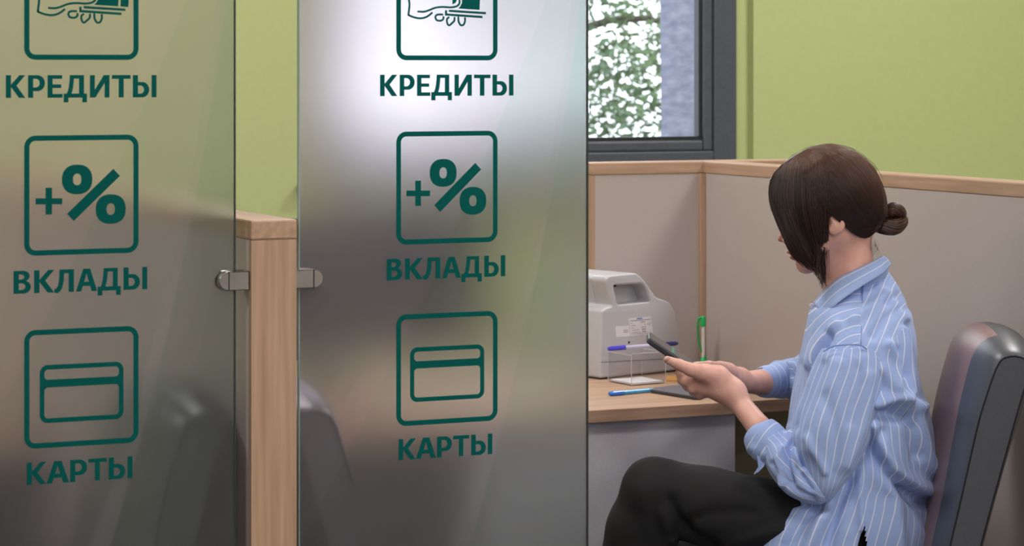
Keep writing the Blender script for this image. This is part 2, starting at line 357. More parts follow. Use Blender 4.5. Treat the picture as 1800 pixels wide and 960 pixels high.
for i, (lx, ly) in enumerate(LAMPS_AND_FILL):  # the added rear fill row gets fixtures too
    m = MB(); m.box((lx-.31, ly-.31, 2.87), (lx+.31, ly-.29, 2.8999)); m.box((lx-.31, ly+.29, 2.87), (lx+.31, ly+.31, 2.8999)); m.box((lx-.31, ly-.29, 2.87), (lx-.29, ly+.29, 2.8999)); m.box((lx+.29, ly-.29, 2.87), (lx+.31, ly+.29, 2.8999))
    lf = m.obj('light_frame', dark_frame, ce)
    obj('diffuser', *box((lx-.29, ly-.29, 2.88), (lx+.29, ly+.29, 2.8999)), lamp_m, lf)

# outside the window
m = MB(); rr = random.Random(3)
cx0, cx1 = PY(1161, 100, 7.9)[0], PY(1240, 100, 7.6)[0]
m.box((cx0, 7.6, 0), (cx1+.3, 7.9, 4.0))
oc = m.obj('concrete_column', concrete); tag(oc, 'blue-grey weathered concrete column outside the window', 'column')
bs = oc.modifiers.new('sub', 'SUBSURF'); bs.subdivision_type = 'SIMPLE'; bs.levels = bs.render_levels = 5
tx = bpy.data.textures.new('rough', 'CLOUDS'); tx.noise_scale = .12
dm = oc.modifiers.new('disp', 'DISPLACE'); dm.texture = tx; dm.strength = .012; dm.mid_level = .5
struct(obj('floor_outside', *box((-6, 6.9, -.6), (16, 30, -.5)), floor_m))
tree = thing('garden_tree', 'blurred leafy green tree outside the window, against bright sky', 'tree', (6.2, 13.5, -.5))
tv = MB(); tv.add(*tube(spline([(5.9, 13.8, -.5), (5.95, 13.8, 1.2), (6.1, 13.8, 2.4), (6.3, 13.8, 4.5)], 12), np.linspace(.12, .05, 12)))
for k in range(14):
    a = rr.uniform(0, 6.28); z0 = rr.uniform(1.2, 3.4)
    p0 = np.array([6.05, 13.8, z0]); p1 = p0 + [math.cos(a)*1.0, math.sin(a)*.6, .3]; p2 = p1 + [math.cos(a)*.8, math.sin(a)*.5, rr.uniform(-.3, .2)]
    tv.add(*tube(spline([p0, p1, p2], 8), np.linspace(.035, .008, 8), 6))
tv.obj('trunk', bark_m, tree, smooth=True)
lv = MB()
for k in range(15000):
    for _ in range(30):
        p = np.array([rr.uniform(4.9, 8.0), rr.uniform(12.8, 14.2), rr.uniform(.95, 3.3)])
        n1 = noise.noise(Vector(p*1.1) + Vector((3, 1, 0)))*1.0 + noise.noise(Vector(p*3.4))*.4
        thr = -.12 + .75*max(0, (1.45 - p[2])) + .35*max(0, 6.3 - p[0])
        if n1 > thr - .05: break
    else: continue
    s = rr.uniform(.014, .030); d1 = Vector((rr.gauss(0, 1), rr.gauss(0, 1), rr.gauss(0, 1))).normalized()
    d2 = d1.orthogonal().normalized(); p = Vector(p)
    lv.add([p - d1*s*1.6, p + d2*s*.7, p + d1*s*1.6, p - d2*s*.7], [(0, 1, 2, 3)])
lo = lv.obj('foliage', leaf_m, tree); lo['kind'] = 'stuff'

# ================================================================== PARTITIONS
PT = 0.067; PH = 1.207; CAP = .028
def partition(name, label, x0, x1, y0, y1, endface, capm):
    """beige laminate panel with an oak rim and a thicker oak cap"""
    t = thing(name, label, 'partition', ((x0+x1)/2, (y0+y1)/2, 0), 0, None)
    along_x = (x1 - x0) > (y1 - y0)
    if along_x:
        obj('panel', *box((x0+.009, y0+.0006, 0), (x1-.009, y1-.0006, PH-CAP)), beige, t)
        m = MB(); m.box((x0, y0, 0), (x0+.009, y1, PH-CAP)); m.box((x1-.009, y0, 0), (x1, y1, PH-CAP))
    else:
        obj('panel', *box((x0+.0006, y0+.009, 0), (x1-.0006, y1-.009, PH-CAP)), beige, t)
        m = MB(); m.box((x0, y0, 0), (x1, y0+.009, PH-CAP)); m.box((x0, y1-.009, 0), (x1, y1, PH-CAP))
    m.obj('edge_strip', wood_v, t)
    bevel(obj('cap', *box((x0-.001, y0-.001, PH-CAP), (x1+.001, y1+.001, PH)), capm, t), .003)
    return t
partition('partition_wall', 'oak-capped beige partition behind the banknote machine, below the window', 2.552, 3.22, 5.23, 5.23+PT, 0, wood_x)
partition('partition_wall', 'oak-capped beige partition running forward to the right, behind the seated woman', 2.838, 2.838+PT, 2.6, 5.229, 0, wood_y)
partition('partition_wall', 'oak-edged partition end standing between the two frosted glass panels', 1.155, 1.155+PT, 3.452, 5.25, 0, wood_y)
# vertical trim strip in the booth corner
c = obj('corner_strip', *box((2.826, 5.219, .76), (2.8375, 5.2295, PH-CAP)), wood_v); tag(c, 'thin vertical oak trim strip in the corner of the booth', 'trim strip')

# ================================================================== DESKS
def desk(label, x0, x1, y0, y1, xm, pm=None):
    t = thing('desk', label, 'desk', ((x0+x1)/2, (y0+y1)/2, 0))
    bevel(obj('desktop', *box((x0, y0, .725), (x1, y1, .75)), wood_x, t), .0015)
    obj('modesty_panel', *box((x0, y0+.025, .02), (xm, y0+.043, .7248)), pm or grey_lam, t)
    for x in (x0+.0,):
        m = MB(); m.box((x+.005, y0+.46, 0), (x+.045, y0+.50, .7248)); m.obj('leg', dark_frame, t)
    return t
desk('light oak desk with grey front panel, under the woman\'s forearm', 1.224, 2.836, 4.556, 5.222, PY(1292, 800, 4.581)[0])
desk('light oak desk behind the left frosted glass panel', -.2, 1.153, 4.556, 5.222, 1.153, screen_m)
pd_ = thing('drawer_unit', 'dark drawer unit under the desk, blurred behind the central glass panel', 'drawer unit', (1.6, 4.53, 0))
bevel(obj('body', *box((1.30, 4.50, .0), (1.94, 4.575, .722)), screen_m, pd_), .003)
for k_ in range(3): bevel(obj('drawer', *box((1.31, 4.487, .04 + .225*k_), (1.93, 4.4995, .255 + .225*k_)), screen_m, pd_), .003)

# ================================================================== GLASS PANELS
YG = 3.470
def flat_mesh(polys, Y, name, m, parent, thick=.0004):
    """polys: list of closed (x,z) loops, filled even-odd (inner loops are holes), as a thin vinyl sheet"""
    cu = bpy.data.curves.new(name, 'CURVE'); cu.dimensions = '2D'; cu.fill_mode = 'BOTH'; cu.extrude = thick/2
    for L in polys:
        s = cu.splines.new('POLY'); s.points.add(len(L)-1); s.use_cyclic_u = True
        for p, q in zip(s.points, L): p.co = (q[0], q[1], 0, 1)
    tmp = bpy.data.objects.new('tmp', cu); COL.objects.link(tmp); bpy.context.view_layer.update()
    me = bpy.data.meshes.new_from_object(tmp.evaluated_get(bpy.context.evaluated_depsgraph_get()))
    bpy.data.objects.remove(tmp); bpy.data.curves.remove(cu)
    V = np.array([v.co for v in me.vertices]); Fc = [tuple(p.vertices) for p in me.polygons]; bpy.data.meshes.remove(me)
    V = np.stack([V[:, 0], Y - V[:, 2] - thick/2, V[:, 1]], -1)
    return obj(name, V, Fc, m, parent)
def arc(cx, cy, rx, ry, a0, a1, n):
    return [(cx + rx*math.cos(math.radians(a0 + (a1-a0)*i/n)), cy + ry*math.sin(math.radians(a0 + (a1-a0)*i/n))) for i in range(n+1)]
def rrect(x0, x1, z0, z1, r):
    return arc(x1-r, z1-r, r, r, 0, 90, 8) + arc(x0+r, z1-r, r, r, 90, 180, 8) + arc(x0+r, z0+r, r, r, 180, 270, 8) + arc(x1-r, z0+r, r, r, 270, 360, 8)
def bowl(x0, x1, y0, y1, n=10):                   # D-shape: straight left, round right
    r = (y1-y0)/2; rx = min(x1-x0, (x1-x0)*.62)
    return [(x0, y1)] + arc(x1-rx, (y0+y1)/2, rx, r, 90, -90, n) + [(x0, y0)]
GL = {
 'K': [[(0,0),(0,1),(.265,1),(.265,.58),(.70,1),(1,1),(.55,.54),(1,0),(.68,0),(.265,.48),(.265,0)]],
 'R': [[(0,0),(0,1),(.55,1)] + arc(.55,.647,.45,.353,90,-90,12)[1:] + [(.3,.294),(.3,0)], bowl(.3,.69,.457,.84)],
 'E': [[(0,0),(0,1),(.97,1),(.97,.835),(.33,.835),(.33,.59),(.91,.59),(.91,.43),(.33,.43),(.33,.17),(1,.17),(1,0)]],
 'D': [[(.266,1),(.87,1),(.87,.18),(1,.18),(1,-.21),(.8,-.21),(.8,0),(.2,0),(.2,-.21),(0,-.21),(0,.18),(.13,.18),(.19,.33),(.225,.5),(.25,.75)],
       [(.44,.845),(.66,.845),(.66,.18),(.335,.18),(.385,.36),(.42,.6)]],
 'I': [[(0,0),(0,1),(.25,1),(.245,.34),(.71,1),(1,1),(1,0),(.75,0),(.755,.66),(.28,0)]],
 'T': [[(0,1),(1,1),(1,.83),(.63,.83),(.63,0),(.36,0),(.36,.83),(0,.83)]],
 'Y': [[(0,0),(0,1),(.215,1),(.215,.69),(.40,.69)] + arc(.40,.345,.29,.345,90,-90,12)[1:], bowl(.215,.475,.16,.53), [(.79,0),(.79,1),(1,1),(1,0)]],
 'V': [[(0,0),(0,1),(.52,1)] + arc(.55,.765,.38,.235,90,-60,8)[1:] + arc(.58,.285,.42,.285,62,-90,10), bowl(.3,.62,.615,.84), bowl(.3,.69,.155,.45)],
 'L': [[(.27,1),(1,1),(1,0),(.735,0),(.735,.83),(.50,.83),(.48,.5),(.41,.2),(.3,.04),(.15,-.04),(.0,.0),(.0,.15),(.1,.16),(.19,.28),(.24,.5)]],
 'A': [[(0,0),(.24,0),(.32,.24),(.67,.24),(.74,0),(1,0),(.67,1),(.34,1)], [(.38,.42),(.61,.42),(.495,.8)]],
}
def px_X(x, y=400): return PY(x, y, YG)[0]
def word(letters, spans, ztop, zbase, off, parent):
    L = []
    for ch, (a, b) in zip(letters, spans):
        xa, xb = px_X(a) + off, px_X(b) + off
        for lp in GL[ch]: L.append([(xa + u*(xb-xa), zbase + v*(ztop-zbase)) for u, v in lp])
    return flat_mesh(L, YG, 'lettering', vinyl, parent)
def ribbon(mb, pts, w, off, kk):                  # stroke in the glass plane from 8x zoom pixels
    P = np.array([[px_X(680 + a/8., b/8.) + off, PY(680 + a/8., b/8., YG)[2]] for a, b in pts])
    P = spline(P, len(P)*6) if kk else P
    L = []; T = np.gradient(P, axis=0); T /= np.linalg.norm(T, axis=1)[:, None]+1e-12; Nn = np.stack([-T[:, 1], T[:, 0]], 1)
    a, b = P + Nn*w/2, P - Nn*w/2
    if not kk:
        a, b = [], []
        for i in range(len(P)):
            d0 = P[i]-P[i-1] if i else P[1]-P[0]; d1 = P[i+1]-P[i] if i < len(P)-1 else d0
            d0 = d0/np.linalg.norm(d0); d1 = d1/np.linalg.norm(d1); t = d0+d1; t /= np.linalg.norm(t); n = np.array([-t[1], t[0]])
            k = 1/max(.4, abs(n @ np.array([-d0[1], d0[0]]))); a.append(P[i]+n*w/2*k); b.append(P[i]-n*w/2*k)
        a, b = np.array(a), np.array(b)
    loop = list(map(tuple, a))
    if kk:
        e = P[-1]; an = math.degrees(math.atan2(*(a[-1]-e)[::-1])); loop += arc(e[0], e[1], w/2, w/2, an, an-180, 8)[1:-1]
    loop += list(map(tuple, b[::-1]))
    if kk:
        e = P[0]; an = math.degrees(math.atan2(*(b[0]-e)[::-1])); loop += arc(e[0], e[1], w/2, w/2, an, an-180, 8)[1:-1]
    mb.append(loop)
def glass_panel(x0, x1, off, label, left):
    t = thing('privacy_screen', label, 'glass panel', (x1, YG, 0))
    g = obj('pane', *box((x0-x1, 0, 0), (0, .008, 2.0)), frost, t, local=True)
    e = MB(); e.box((x0-x1-.0012, -.0002, 0), (x0-x1-.0001, .0082, 2.0)); e.obj('left_edge', edge_glass, t, local=True)
    e = MB(); e.box((.0001, -.0002, 0), (.0012, .0082, 2.0)); e.obj('right_edge', glass_dark_edge, t, local=True)
    X0, X1 = 1.3803+off, 1.5398+off; bw = .0071; R = .0155
    for i, (z0, z1) in enumerate(((1.4315, 1.595), (1.1655, 1.3285), (.9035, 1.0645))):
        loops = [rrect(X0, X1, z0, z1, R), rrect(X0+bw, X1-bw, z0+bw, z1-bw, R-bw)]
        flat_mesh(loops, YG, 'icon_frame', vinyl, t)
        w_, h_ = X1-X0, z1-z0; U = lambda u: X0 + w_*u; Vv = lambda v: z1 - h_*v
        if i == 1:
            q = lambda zx, zy: ((zx-72)/776., (zy - (47 - 7*(zx-72)/776.))/(865 - 12*(zx-72)/776.))
            L = []
            for cxp, cyp in ((428, 363), (657, 578)):
                u, v = q(cxp, cyp); n = 28
                se = lambda rx, ry, p: [(U(u) + rx*w_*np.sign(math.cos(a))*abs(math.cos(a))**p, Vv(v) + ry*h_*np.sign(math.sin(a))*abs(math.sin(a))**p) for a in [2*math.pi*k/n+.001 for k in range(n)]]
                L += [se(.1325, .1245, .86), se(.037, .049, .86)]
            flat_mesh(L, YG, 'percent_sign', vinyl, t)
            bar = [(675, 287), (720, 338), (405, 662), (360, 610)]
            flat_mesh([[(U(q(*p)[0]), Vv(q(*p)[1])) for p in bar]], YG, 'percent_sign', vinyl, t)
            pl = [(148,498),(215,498),(215,422),(258,422),(258,498),(327,498),(327,541),(258,541),(258,615),(215,615),(215,541),(148,541)]
            flat_mesh([[(U(q(*p)[0]), Vv(q(*p)[1])) for p in pl]], YG, 'plus_sign', vinyl, t)
        if i == 2:
            a0, a1, b0, b1 = U(.134), U(.866), Vv(.79), Vv(.30); s = .0063
            flat_mesh([rrect(a0, a1, b0, b1, .011), rrect(a0+s, a1-s, Vv(.425), b1-s, .005) , rrect(a0+s, a1-s, b0+s, Vv(.49), .005)], YG, 'card_icon', vinyl, t)
        if i == 0:
            sw = .0029
            for pts in ([(305,-60),(310,0),(318,60),(312,130),(302,210)], [(302,210),(370,240),(460,258),(540,245),(600,210),(632,182)],
                        [(440,162),(520,165),(590,145),(680,110),(780,98),(900,104),(980,88),(1018,50),(1020,0),(1015,-60)],
                        [(780,205),(730,204),(695,215),(682,245),(700,282),(740,292),(775,285),(795,260),(795,240)],
                        [(868,245),(845,270),(845,310),(858,345),(880,355),(905,335),(945,295),(952,250)],
                        [(1005,245),(1008,300),(1030,345),(1052,357),(1080,345),(1098,300),(1098,255)]):
                L = []; ribbon(L, pts, sw, off, True); flat_mesh(L, YG, 'hand_icon', vinyl, t)
            for pts in ([(872,152),(1392,186)], [(832,145),(832,204),(1344,240)]):
                L = []; ribbon(L, pts, .0033, off, False); flat_mesh(L, YG, 'banknote_icon', vinyl, t)
            g8 = lambda P: [(PY(680+a/8., b/8., YG)[0] + off, PY(680+a/8., b/8., YG)[2]) for a, b in P]
            flat_mesh([g8([(1058,-200),(1318,-200),(1302,140),(1005,120),(1035,85),(1056,40)])], YG, 'banknote_icon', vinyl, t)
            flat_mesh([g8([(922,-40),(975,-40),(980,10),(965,40),(922,62)])], YG, 'banknote_icon', vinyl, t)
            if left: flat_mesh([g8([(1345,-200),(1445,-200),(1428,148),(1330,142)])], YG, 'banknote_icon', vinyl, t)
    z = lambda x, y: PY(x, y, YG)[2]
    s = lambda o, k, *v: [(o + a/k, o + b/k) for a, b in v]
    word('KREDITY', s(660, 6.856, (55,262),(292,472),(500,660),(672,920),(952,1160),(1187,1385),(1410,1662)), z(780, 131.3), z(780, 168.6), off, t)
    word('VKLADY', s(660, 6.0, (120,282),(312,500),(500,683),(703,900),(905,1120),(1147,1368)), z(680, 455.3), z(680, 493), off, t)
    word('KARTY', s(680, 8.0, (165,405),(410,690),(705,915),(930,1158),(1185,1482)), z(700, 772.5), z(700, 809.2), off, t)
    return t
# КРЕДИТЫ / ВКЛАДЫ / КАРТЫ on both panels
glass_panel(.683, 1.137, -.5422, 'left frosted glass panel with teal lettering and icons, cut off by the photo\'s left side', True)
glass_panel(1.2332, 1.6869, 0, 'central frosted glass panel with teal lettering and icons, brightly backlit by the window', False)
def clamp(label, xe, xg, px_end, z):              # from the partition side xe to the glass, rounded outer end
    d = 1 if xg > xe else -1; x_end = px_end
    t = thing('glass_clamp', label, 'clamp', (xe, YG, z), 0, 'chrome glass clamps'); h = .0135
    def plate(y0, y1):
        P = [(xe + d*.0005, 0, -h)] + [(x_end - d*h + d*h*math.cos(a), 0, h*math.sin(a)) for a in np.linspace(-math.pi/2, math.pi/2, 14)] + [(xe + d*.0005, 0, h)]
        P = [(p[0], y0, p[2]+z) for p in P]
        if d < 0: P = P[::-1]
        return extrude_poly(P, (0, y1-y0, 0))
    for nm, a, b in (('front_plate', YG-.012, YG-.0015), ('back_plate', YG+.0095, YG+.019)):
        bevel(obj(nm, *plate(a, b), chrome, t), .0015)
    x0, x1 = sorted((xe + d*.0005, xg - d*.002)); obj('mount', *box((x0, YG-.0014, z-h*.9), (x1, YG+.0094, z+h*.9)), chrome, t)
    xs = x_end - d*h*1.1; obj('groove', *box((xs-.0009, YG-.0123, z-h*.98), (xs+.0009, YG-.0119, z+h*.98)), gasket, t)
clamp('chrome clamp holding the edge of the left glass panel', 1.155, 1.137, px_X(380), PY(410, 493, YG)[2])
clamp('chrome clamp holding the edge of the central glass panel', 1.222, 1.2332, px_X(564), PY(545, 489, YG)[2])

# ================================================================== BANKNOTE MACHINE
def lr(a, b, t): return a + (b-a)*t
A = math.radians(41) ; u_ = l2w(np.array([math.cos(A), math.sin(A), 0])); v_ = l2w(np.array([-math.sin(A), math.cos(A), 0]))
O = PZ(1056, 668, .75); MZ = 5.565
def mp(x, y):                                     # photo point -> (s along the front, height) on the machine's face
    r = (x-900)/F; a = np.array([r*CT + ST, -r*ST + CT]); 
    M = np.array([[a[0], -u_[0]], [a[1], -u_[1]]]); Z, s = np.linalg.solve(M, O[:2])
    return s, EYE - (y-120)/F*Z
def m3(s, z, dep): return np.array([O[0], O[1], 0]) + u_*s + v_*dep + np.array([0, 0, z])
mach = thing('banknote_counter', 'light grey desktop banknote machine with moulded carry handle and rating stickers', 'banknote machine', tuple(m3(.1, .75, .08)))
out_px = [(1055.5,664),(1056,600),(1058,546),(1068,540.5),(1076.5,538.5),(1070,515),(1065,494),(1067,488),(1072,484.5),(1105,481),(1118,480),(1126,485),(1134,494),(1145,510),(1154,523),(1166,527),(1178,532),(1186,545),(1191,570),(1196,612),(1199,650)]
OP = [mp(*p) for p in out_px]; OP[0] = (OP[0][0], .7535); OP[-1] = (OP[-1][0], .7535)
HOLE = [mp(*p) for p in ((1078.5,501.5),(1129,498.5),(1136,507),(1143.5,530.5),(1088,536),(1085,532))]
def loopfill(outer, holes, d0, d1, name, m, parent, bw):
    cu = bpy.data.curves.new(name, 'CURVE'); cu.dimensions = '2D'; cu.fill_mode = 'BOTH'; cu.extrude = (d1-d0)/2 - bw
    cu.bevel_depth = bw; cu.bevel_resolution = 3; cu.offset = -bw
    for L in [outer] + holes:
        s = cu.splines.new('POLY'); s.points.add(len(L)-1); s.use_cyclic_u = True
        for p, q in zip(s.points, L): p.co = (q[0], q[1], 0, 1)
    tmp = bpy.data.objects.new('tmp', cu); COL.objects.link(tmp); bpy.context.view_layer.update()
    me = bpy.data.meshes.new_from_object(tmp.evaluated_get(bpy.context.evaluated_depsgraph_get()))
    bpy.data.objects.remove(tmp); V = [m3(v.co.x, v.co.y, (d0+d1)/2 - v.co.z) for v in me.vertices]; Fc = [tuple(p.vertices) for p in me.polygons]
    # keep outward winding
    Fc = [f for f in Fc]
    bpy.data.meshes.remove(me)
    o = obj(name, V, Fc, m, parent)
    bm = bmesh.new(); bm.from_mesh(o.data); bmesh.ops.remove_doubles(bm, verts=bm.verts, dist=1e-5); bmesh.ops.recalc_face_normals(bm, faces=bm.faces); bm.to_mesh(o.data); bm.free()
    o.data.polygons.foreach_set('use_smooth', [True]*len(o.data.polygons))
    bpy.context.view_layer.update()
    es = o.modifiers.new('es', 'EDGE_SPLIT'); es.split_angle = .7
    return o
def densify(L, n=4):
    P = np.array(L + [L[0]]); Q = []
    for i in range(len(L)):
        for k in range(n): Q.append(tuple(P[i] + (P[i+1]-P[i])*k/n))
    return Q
def round_loop(L, r, n=4):
    P = [np.array(p) for p in L]; out = []
    for i in range(len(P)):
        a, b, c = P[i-1], P[i], P[(i+1) % len(P)]
        ra = min(r, np.linalg.norm(a-b)*.45); rc = min(r, np.linalg.norm(c-b)*.45)
        p0 = b + (a-b)/np.linalg.norm(a-b)*ra; p2 = b + (c-b)/np.linalg.norm(c-b)*rc
        for k in range(n+1): t = k/n; out.append(tuple((1-t)**2*p0 + 2*t*(1-t)*b + t*t*p2))
    return out
HR = round_loop(HOLE, .006)
loopfill(round_loop(OP, .006), [HR], 0, .05, 'housing', machine_m, mach, .0045)
loopfill(round_loop([(lr(s, .11, .02), z) for s, z in OP], .006), [], .046, .155, 'rear_housing', machine_m, mach, .012)
hz = [(s, z) for s, z in HR]; V, Fc = extrude_poly([m3(s, z, .04) for s, z in hz], v_*.004)
obj('handle_recess', V, Fc, machine_m, mach)
cc = mp(1102, 504); V, Fc = tube([m3(*cc, .036), m3(*cc, .041)], .0028, 12); obj('screw', V, Fc, machine_dark, mach)
cc = mp(1105.5, 602); V, Fc = tube([m3(*cc, -.0008), m3(*cc, .001)], .0026, 12); obj('screw', V, Fc, machine_dark, mach)
V, Fc = tube([m3(OP[0][0]+.0, .7535, .0), m3(OP[0][0], .7535, .15)], .001, 6)
m = MB(); a, b = mp(1056, 637), mp(1196, 629.5)
m.add(*tube([m3(a[0], a[1], -.0001), m3(b[0], b[1], -.0001)], .0006, 6)); m.obj('seam', machine_dark, mach)
m = MB(); V = [m3(s, z, d) for d in (.006, .15) for s, z in ((OP[0][0]+.005, .7502), (OP[-1][0]-.005, .7502), (OP[-1][0]-.005, .7545), (OP[0][0]+.005, .7545))]
m.add(V, [(0,1,2,3),(7,6,5,4),(0,4,5,1),(1,5,6,2),(2,6,7,3),(3,7,4,0)]); m.obj('base', machine_dark, mach)
def sticker(quad, name, m_, dep=-.0004):
    P = [m3(*mp(*p), dep) for p in quad]; return obj(name, *extrude_poly(P, v_*.0003), m_, mach)
zq = lambda L: [(1060 + a/9.6, 540 + b/9.6) for a, b in L]
# zoom px below; the small code sticker keeps only its plain white part and print lines
st = sticker(zq([(428,190),(800,158),(845,435),(468,490)]), 'rating_sticker', paper)
s2 = sticker(zq([(203,328),(435,312),(458,492),(218,508)]), 'small_sticker', paper)
def print_bar(x0, y0, x1, y1, h, m_):
    P = [m3(*mp(1060 + a/9.6, 540 + b/9.6), -.0008) for a, b in ((x0,y0-h),(x1,y1-h),(x1,y1+h),(x0,y0+h))]
    o = obj('print', *extrude_poly(P, v_*.0002), m_, mach)
for q in ((565,195,660,187,9,label_blue),(452,236,795,205,5,label_grey),(455,274,505,270,3,label_grey),(462,314,555,306,3,label_grey),(468,354,525,348,3,label_grey),
          (478,392,598,382,3,label_grey),(478,430,630,418,3,label_grey),(480,456,825,428,3,label_grey),(630,252,710,246,6,label_grey),(700,292,715,290,6,label_grey),
          (640,336,725,328,4,label_grey),(655,375,718,368,7,label_grey),(660,412,725,406,7,label_grey),(345,394,425,388,4,label_grey),(345,422,420,416,4,label_grey)):
    print_bar(*q)
# CE mark from small strokes
def ce(pts):
    P = [m3(*mp(1060 + a/9.6, 540 + b/9.6), -.0009) for a, b in pts]
    obj('ce_mark', *tube(P, .00033, 5), label_grey, mach)
ce([(768,258),(752,262),(745,280),(752,298),(770,300)]); ce([(798,256),(782,260),(777,278),(784,297),(800,298)]); ce([(777,278),(796,276)])

# ================================================================== THINGS ON THE DESK
DZ = .75
# acrylic holder
h0, h1, h2 = PZ(1069, 671, DZ), PZ(1110, 679, DZ), PZ(1170, 674, DZ)
e1 = h0 - h1; e2 = h2 - h1; h3 = h0 + e2
hold = thing('card_holder', 'clear acrylic card holder in front of the banknote machine', 'card holder', tuple((h1+h3)/2))
ZT = .069
def slab(p, q, z0, z1, th=.0016):
    d = q - p; n = np.array([-d[1], d[0], 0]); n /= np.linalg.norm(n)
    return extrude_poly([p + [0,0,z0], q + [0,0,z0], q + [0,0,z1], p + [0,0,z1]], n*th)
m = MB(); m.add(*slab(h1, h2, .0015, ZT*.98)); m.obj('front_wall', acr, hold)
m = MB(); m.add(*slab(h0, h1, .0015, ZT*.93)); m.obj('side_wall', acr, hold)
m = MB(); m.add(*slab(h2, h3, .0015, ZT*.95)); m.obj('side_wall', acr, hold)
m = MB(); m.add(*slab(h3, h0, .0015, ZT)); m.obj('back_wall', acr, hold)
obj('bottom', *extrude_poly([h0, h1, h2, h3], (0, 0, .0012)), acr, hold)
m = MB()
for a_, b_, za, zb in ((h1, h2, ZT*.98, ZT*.98), (h0, h1, ZT*.93, ZT*.93), (h2, h3, ZT*.95, ZT*.95), (h3, h0, ZT, ZT)): m.add(*tube([a_ + [0,0,za], b_ + [0,0,zb]], .0007, 6))
for a_ in (h0, h1, h2, h3): m.add(*tube([a_ + [0,0,.001], a_ + [0,0,ZT*.93]], .0007, 6))
m.obj('rim', acr_rim, hold)
ctr = (h1 + h3)/2
cards = obj('business_card_stack', *extrude_poly([ctr + (p-ctr)*.9 + [0,0,.0016] for p in (h0, h1, h2, h3)], (0, 0, .004)), paper); tag(cards, 'small stack of white cards lying inside the acrylic holder', 'cards')
def pen(name, label, pts, r, parts, cat='pen'):
    t = thing(name, label, cat, tuple(pts[0])); P = np.array(pts)
    for nm, a, b, rad, m_ in parts:
        Q = [P[0] + (P[1]-P[0])*k for k in np.linspace(a, b, 6)]; rr_ = np.full(6, rad)
        if b >= .999 or a <= .001: 
            if b >= .999: rr_[-1] *= .6
            else: rr_[0] *= .7
        obj(nm, *tube(Q, rr_, 14), m_, t, smooth=False)
    return t
pz0 = PZ(1071, 692.5, DZ + .005); pz1 = PZ(1152, 685, DZ + .005)
pen('ballpoint_pen', 'sky-blue ballpoint pen lying on the desk in front of the card holder', [pz0, pz1], .004,
    [('cap', 0, .3, .0052, pen_cap_blue), ('barrel', .3, 1, .0042, pen_blue)])
# violet pen lying across the holder
va = h0 + (h3-h0)*0 + np.array([0, 0, ZT+.0052]); 
pv0, pv1 = W(1068, 613.5, 0, 5.53), W(1192, 603.5, 0, 5.53)
pen('ballpoint_pen', 'violet ballpoint pen with clear barrel laid across the acrylic card holder', [pv0, pv1], .005,
    [('cap', 0, .26, .0050, pen_violet), ('barrel', .26, .78, .0038, pen_clear), ('ink_tube', .24, .77, .0041*.4, pen_violet), ('end_cap', .78, 1, .0048, pen_navy)])
m = None
# note pad
np_ = [PZ(1171, 671, DZ), PZ(1203, 671, DZ), PZ(1206, 663, DZ), PZ(1172, 663.5, DZ)]
nb = obj('note_pad', *extrude_poly(np_, (0, 0, .003)), yellow_m); tag(nb, 'small orange note pad on the desk between holder and hands', 'note pad')
# wallet
wp = [PZ(1144, 691, DZ), PZ(1148, 687.5, DZ), PZ(1200, 681.5, DZ), PZ(1262, 684, DZ), PZ(1232, 703.5, DZ), PZ(1222, 703.6, DZ)]
wl = thing('glitter_case', 'flat dark grey glittery case lying at the desk edge under the hands', 'case', tuple(wp[0]))
bevel(obj('body', *extrude_poly(wp, (0, 0, .006)), glit_edge, wl), .001)
wc = sum(wp)/len(wp); obj('cover', *extrude_poly([wc + (p-wc)*.97 + [0,0,.0061] for p in wp], (0, 0, .0014)), glit, wl)
# green pen in its stand with coil
b0 = PZ(1236, 641, DZ)
Zg = 5.85
gs = thing('counter_pen', 'green and white counter pen upright in its stand with a green coil cord', 'pen', tuple(b0))
G = lambda x, y: W(x, y, 0, float(b0[0]*ST + b0[1]*CT))
obj('stand', *tube([G(1236, 641) - [0,0,0], G(1236, 638), G(1236, 632), G(1236, 628)], [.016, .014, .006, .005], 16), pen_green, gs, smooth=True)
obj('barrel', *tube([G(1236, 632), G(1236, 574)], .0040, 14), pen_white, gs)
obj('cap', *tube([G(1236, 574), G(1236, 566), G(1236, 558), G(1235.5, 556)], [.0058, .0062, .0058, .004], 14), pen_green, gs)
path = spline([G(1233, 557), G(1228, 562), G(1227, 580), G(1228.5, 600), G(1234, 618), G(1239, 628), G(1239.5, 634)], 260)
co = []; 
for i, p in enumerate(path):
    a = i*.95; co.append(p + np.array([CT, -ST, 0])*.0026*math.cos(a) + np.array([ST, CT, 0])*.0026*math.sin(a))
obj('coil_cord', *tube(co, .0011, 5), pen_green, gs, smooth=True)
# monitor seen blurred behind the central panel
ms = PY(503, 380, 4.92); mon = thing('monitor', 'dark monitor behind the central glass panel, top corner showing beside the pillar', 'monitor', (1.78, 4.92, .75))
bevel(obj('housing', *box((1.50, 4.90, .835), (2.15, 4.93, 1.118)), screen_m, mon), .004)
bevel(obj('rear_bulge', *box((1.62, 4.86, .89), (1.94, 4.8998, 1.05)), screen_m, mon), .012, 3)
obj('stand_neck', *box((1.75, 4.872, .765), (1.81, 4.8995, .90)), screen_m, mon)
bevel(obj('stand_foot', *box((1.66, 4.80, .7502), (1.90, 4.99, .7648)), screen_m, mon), .003)

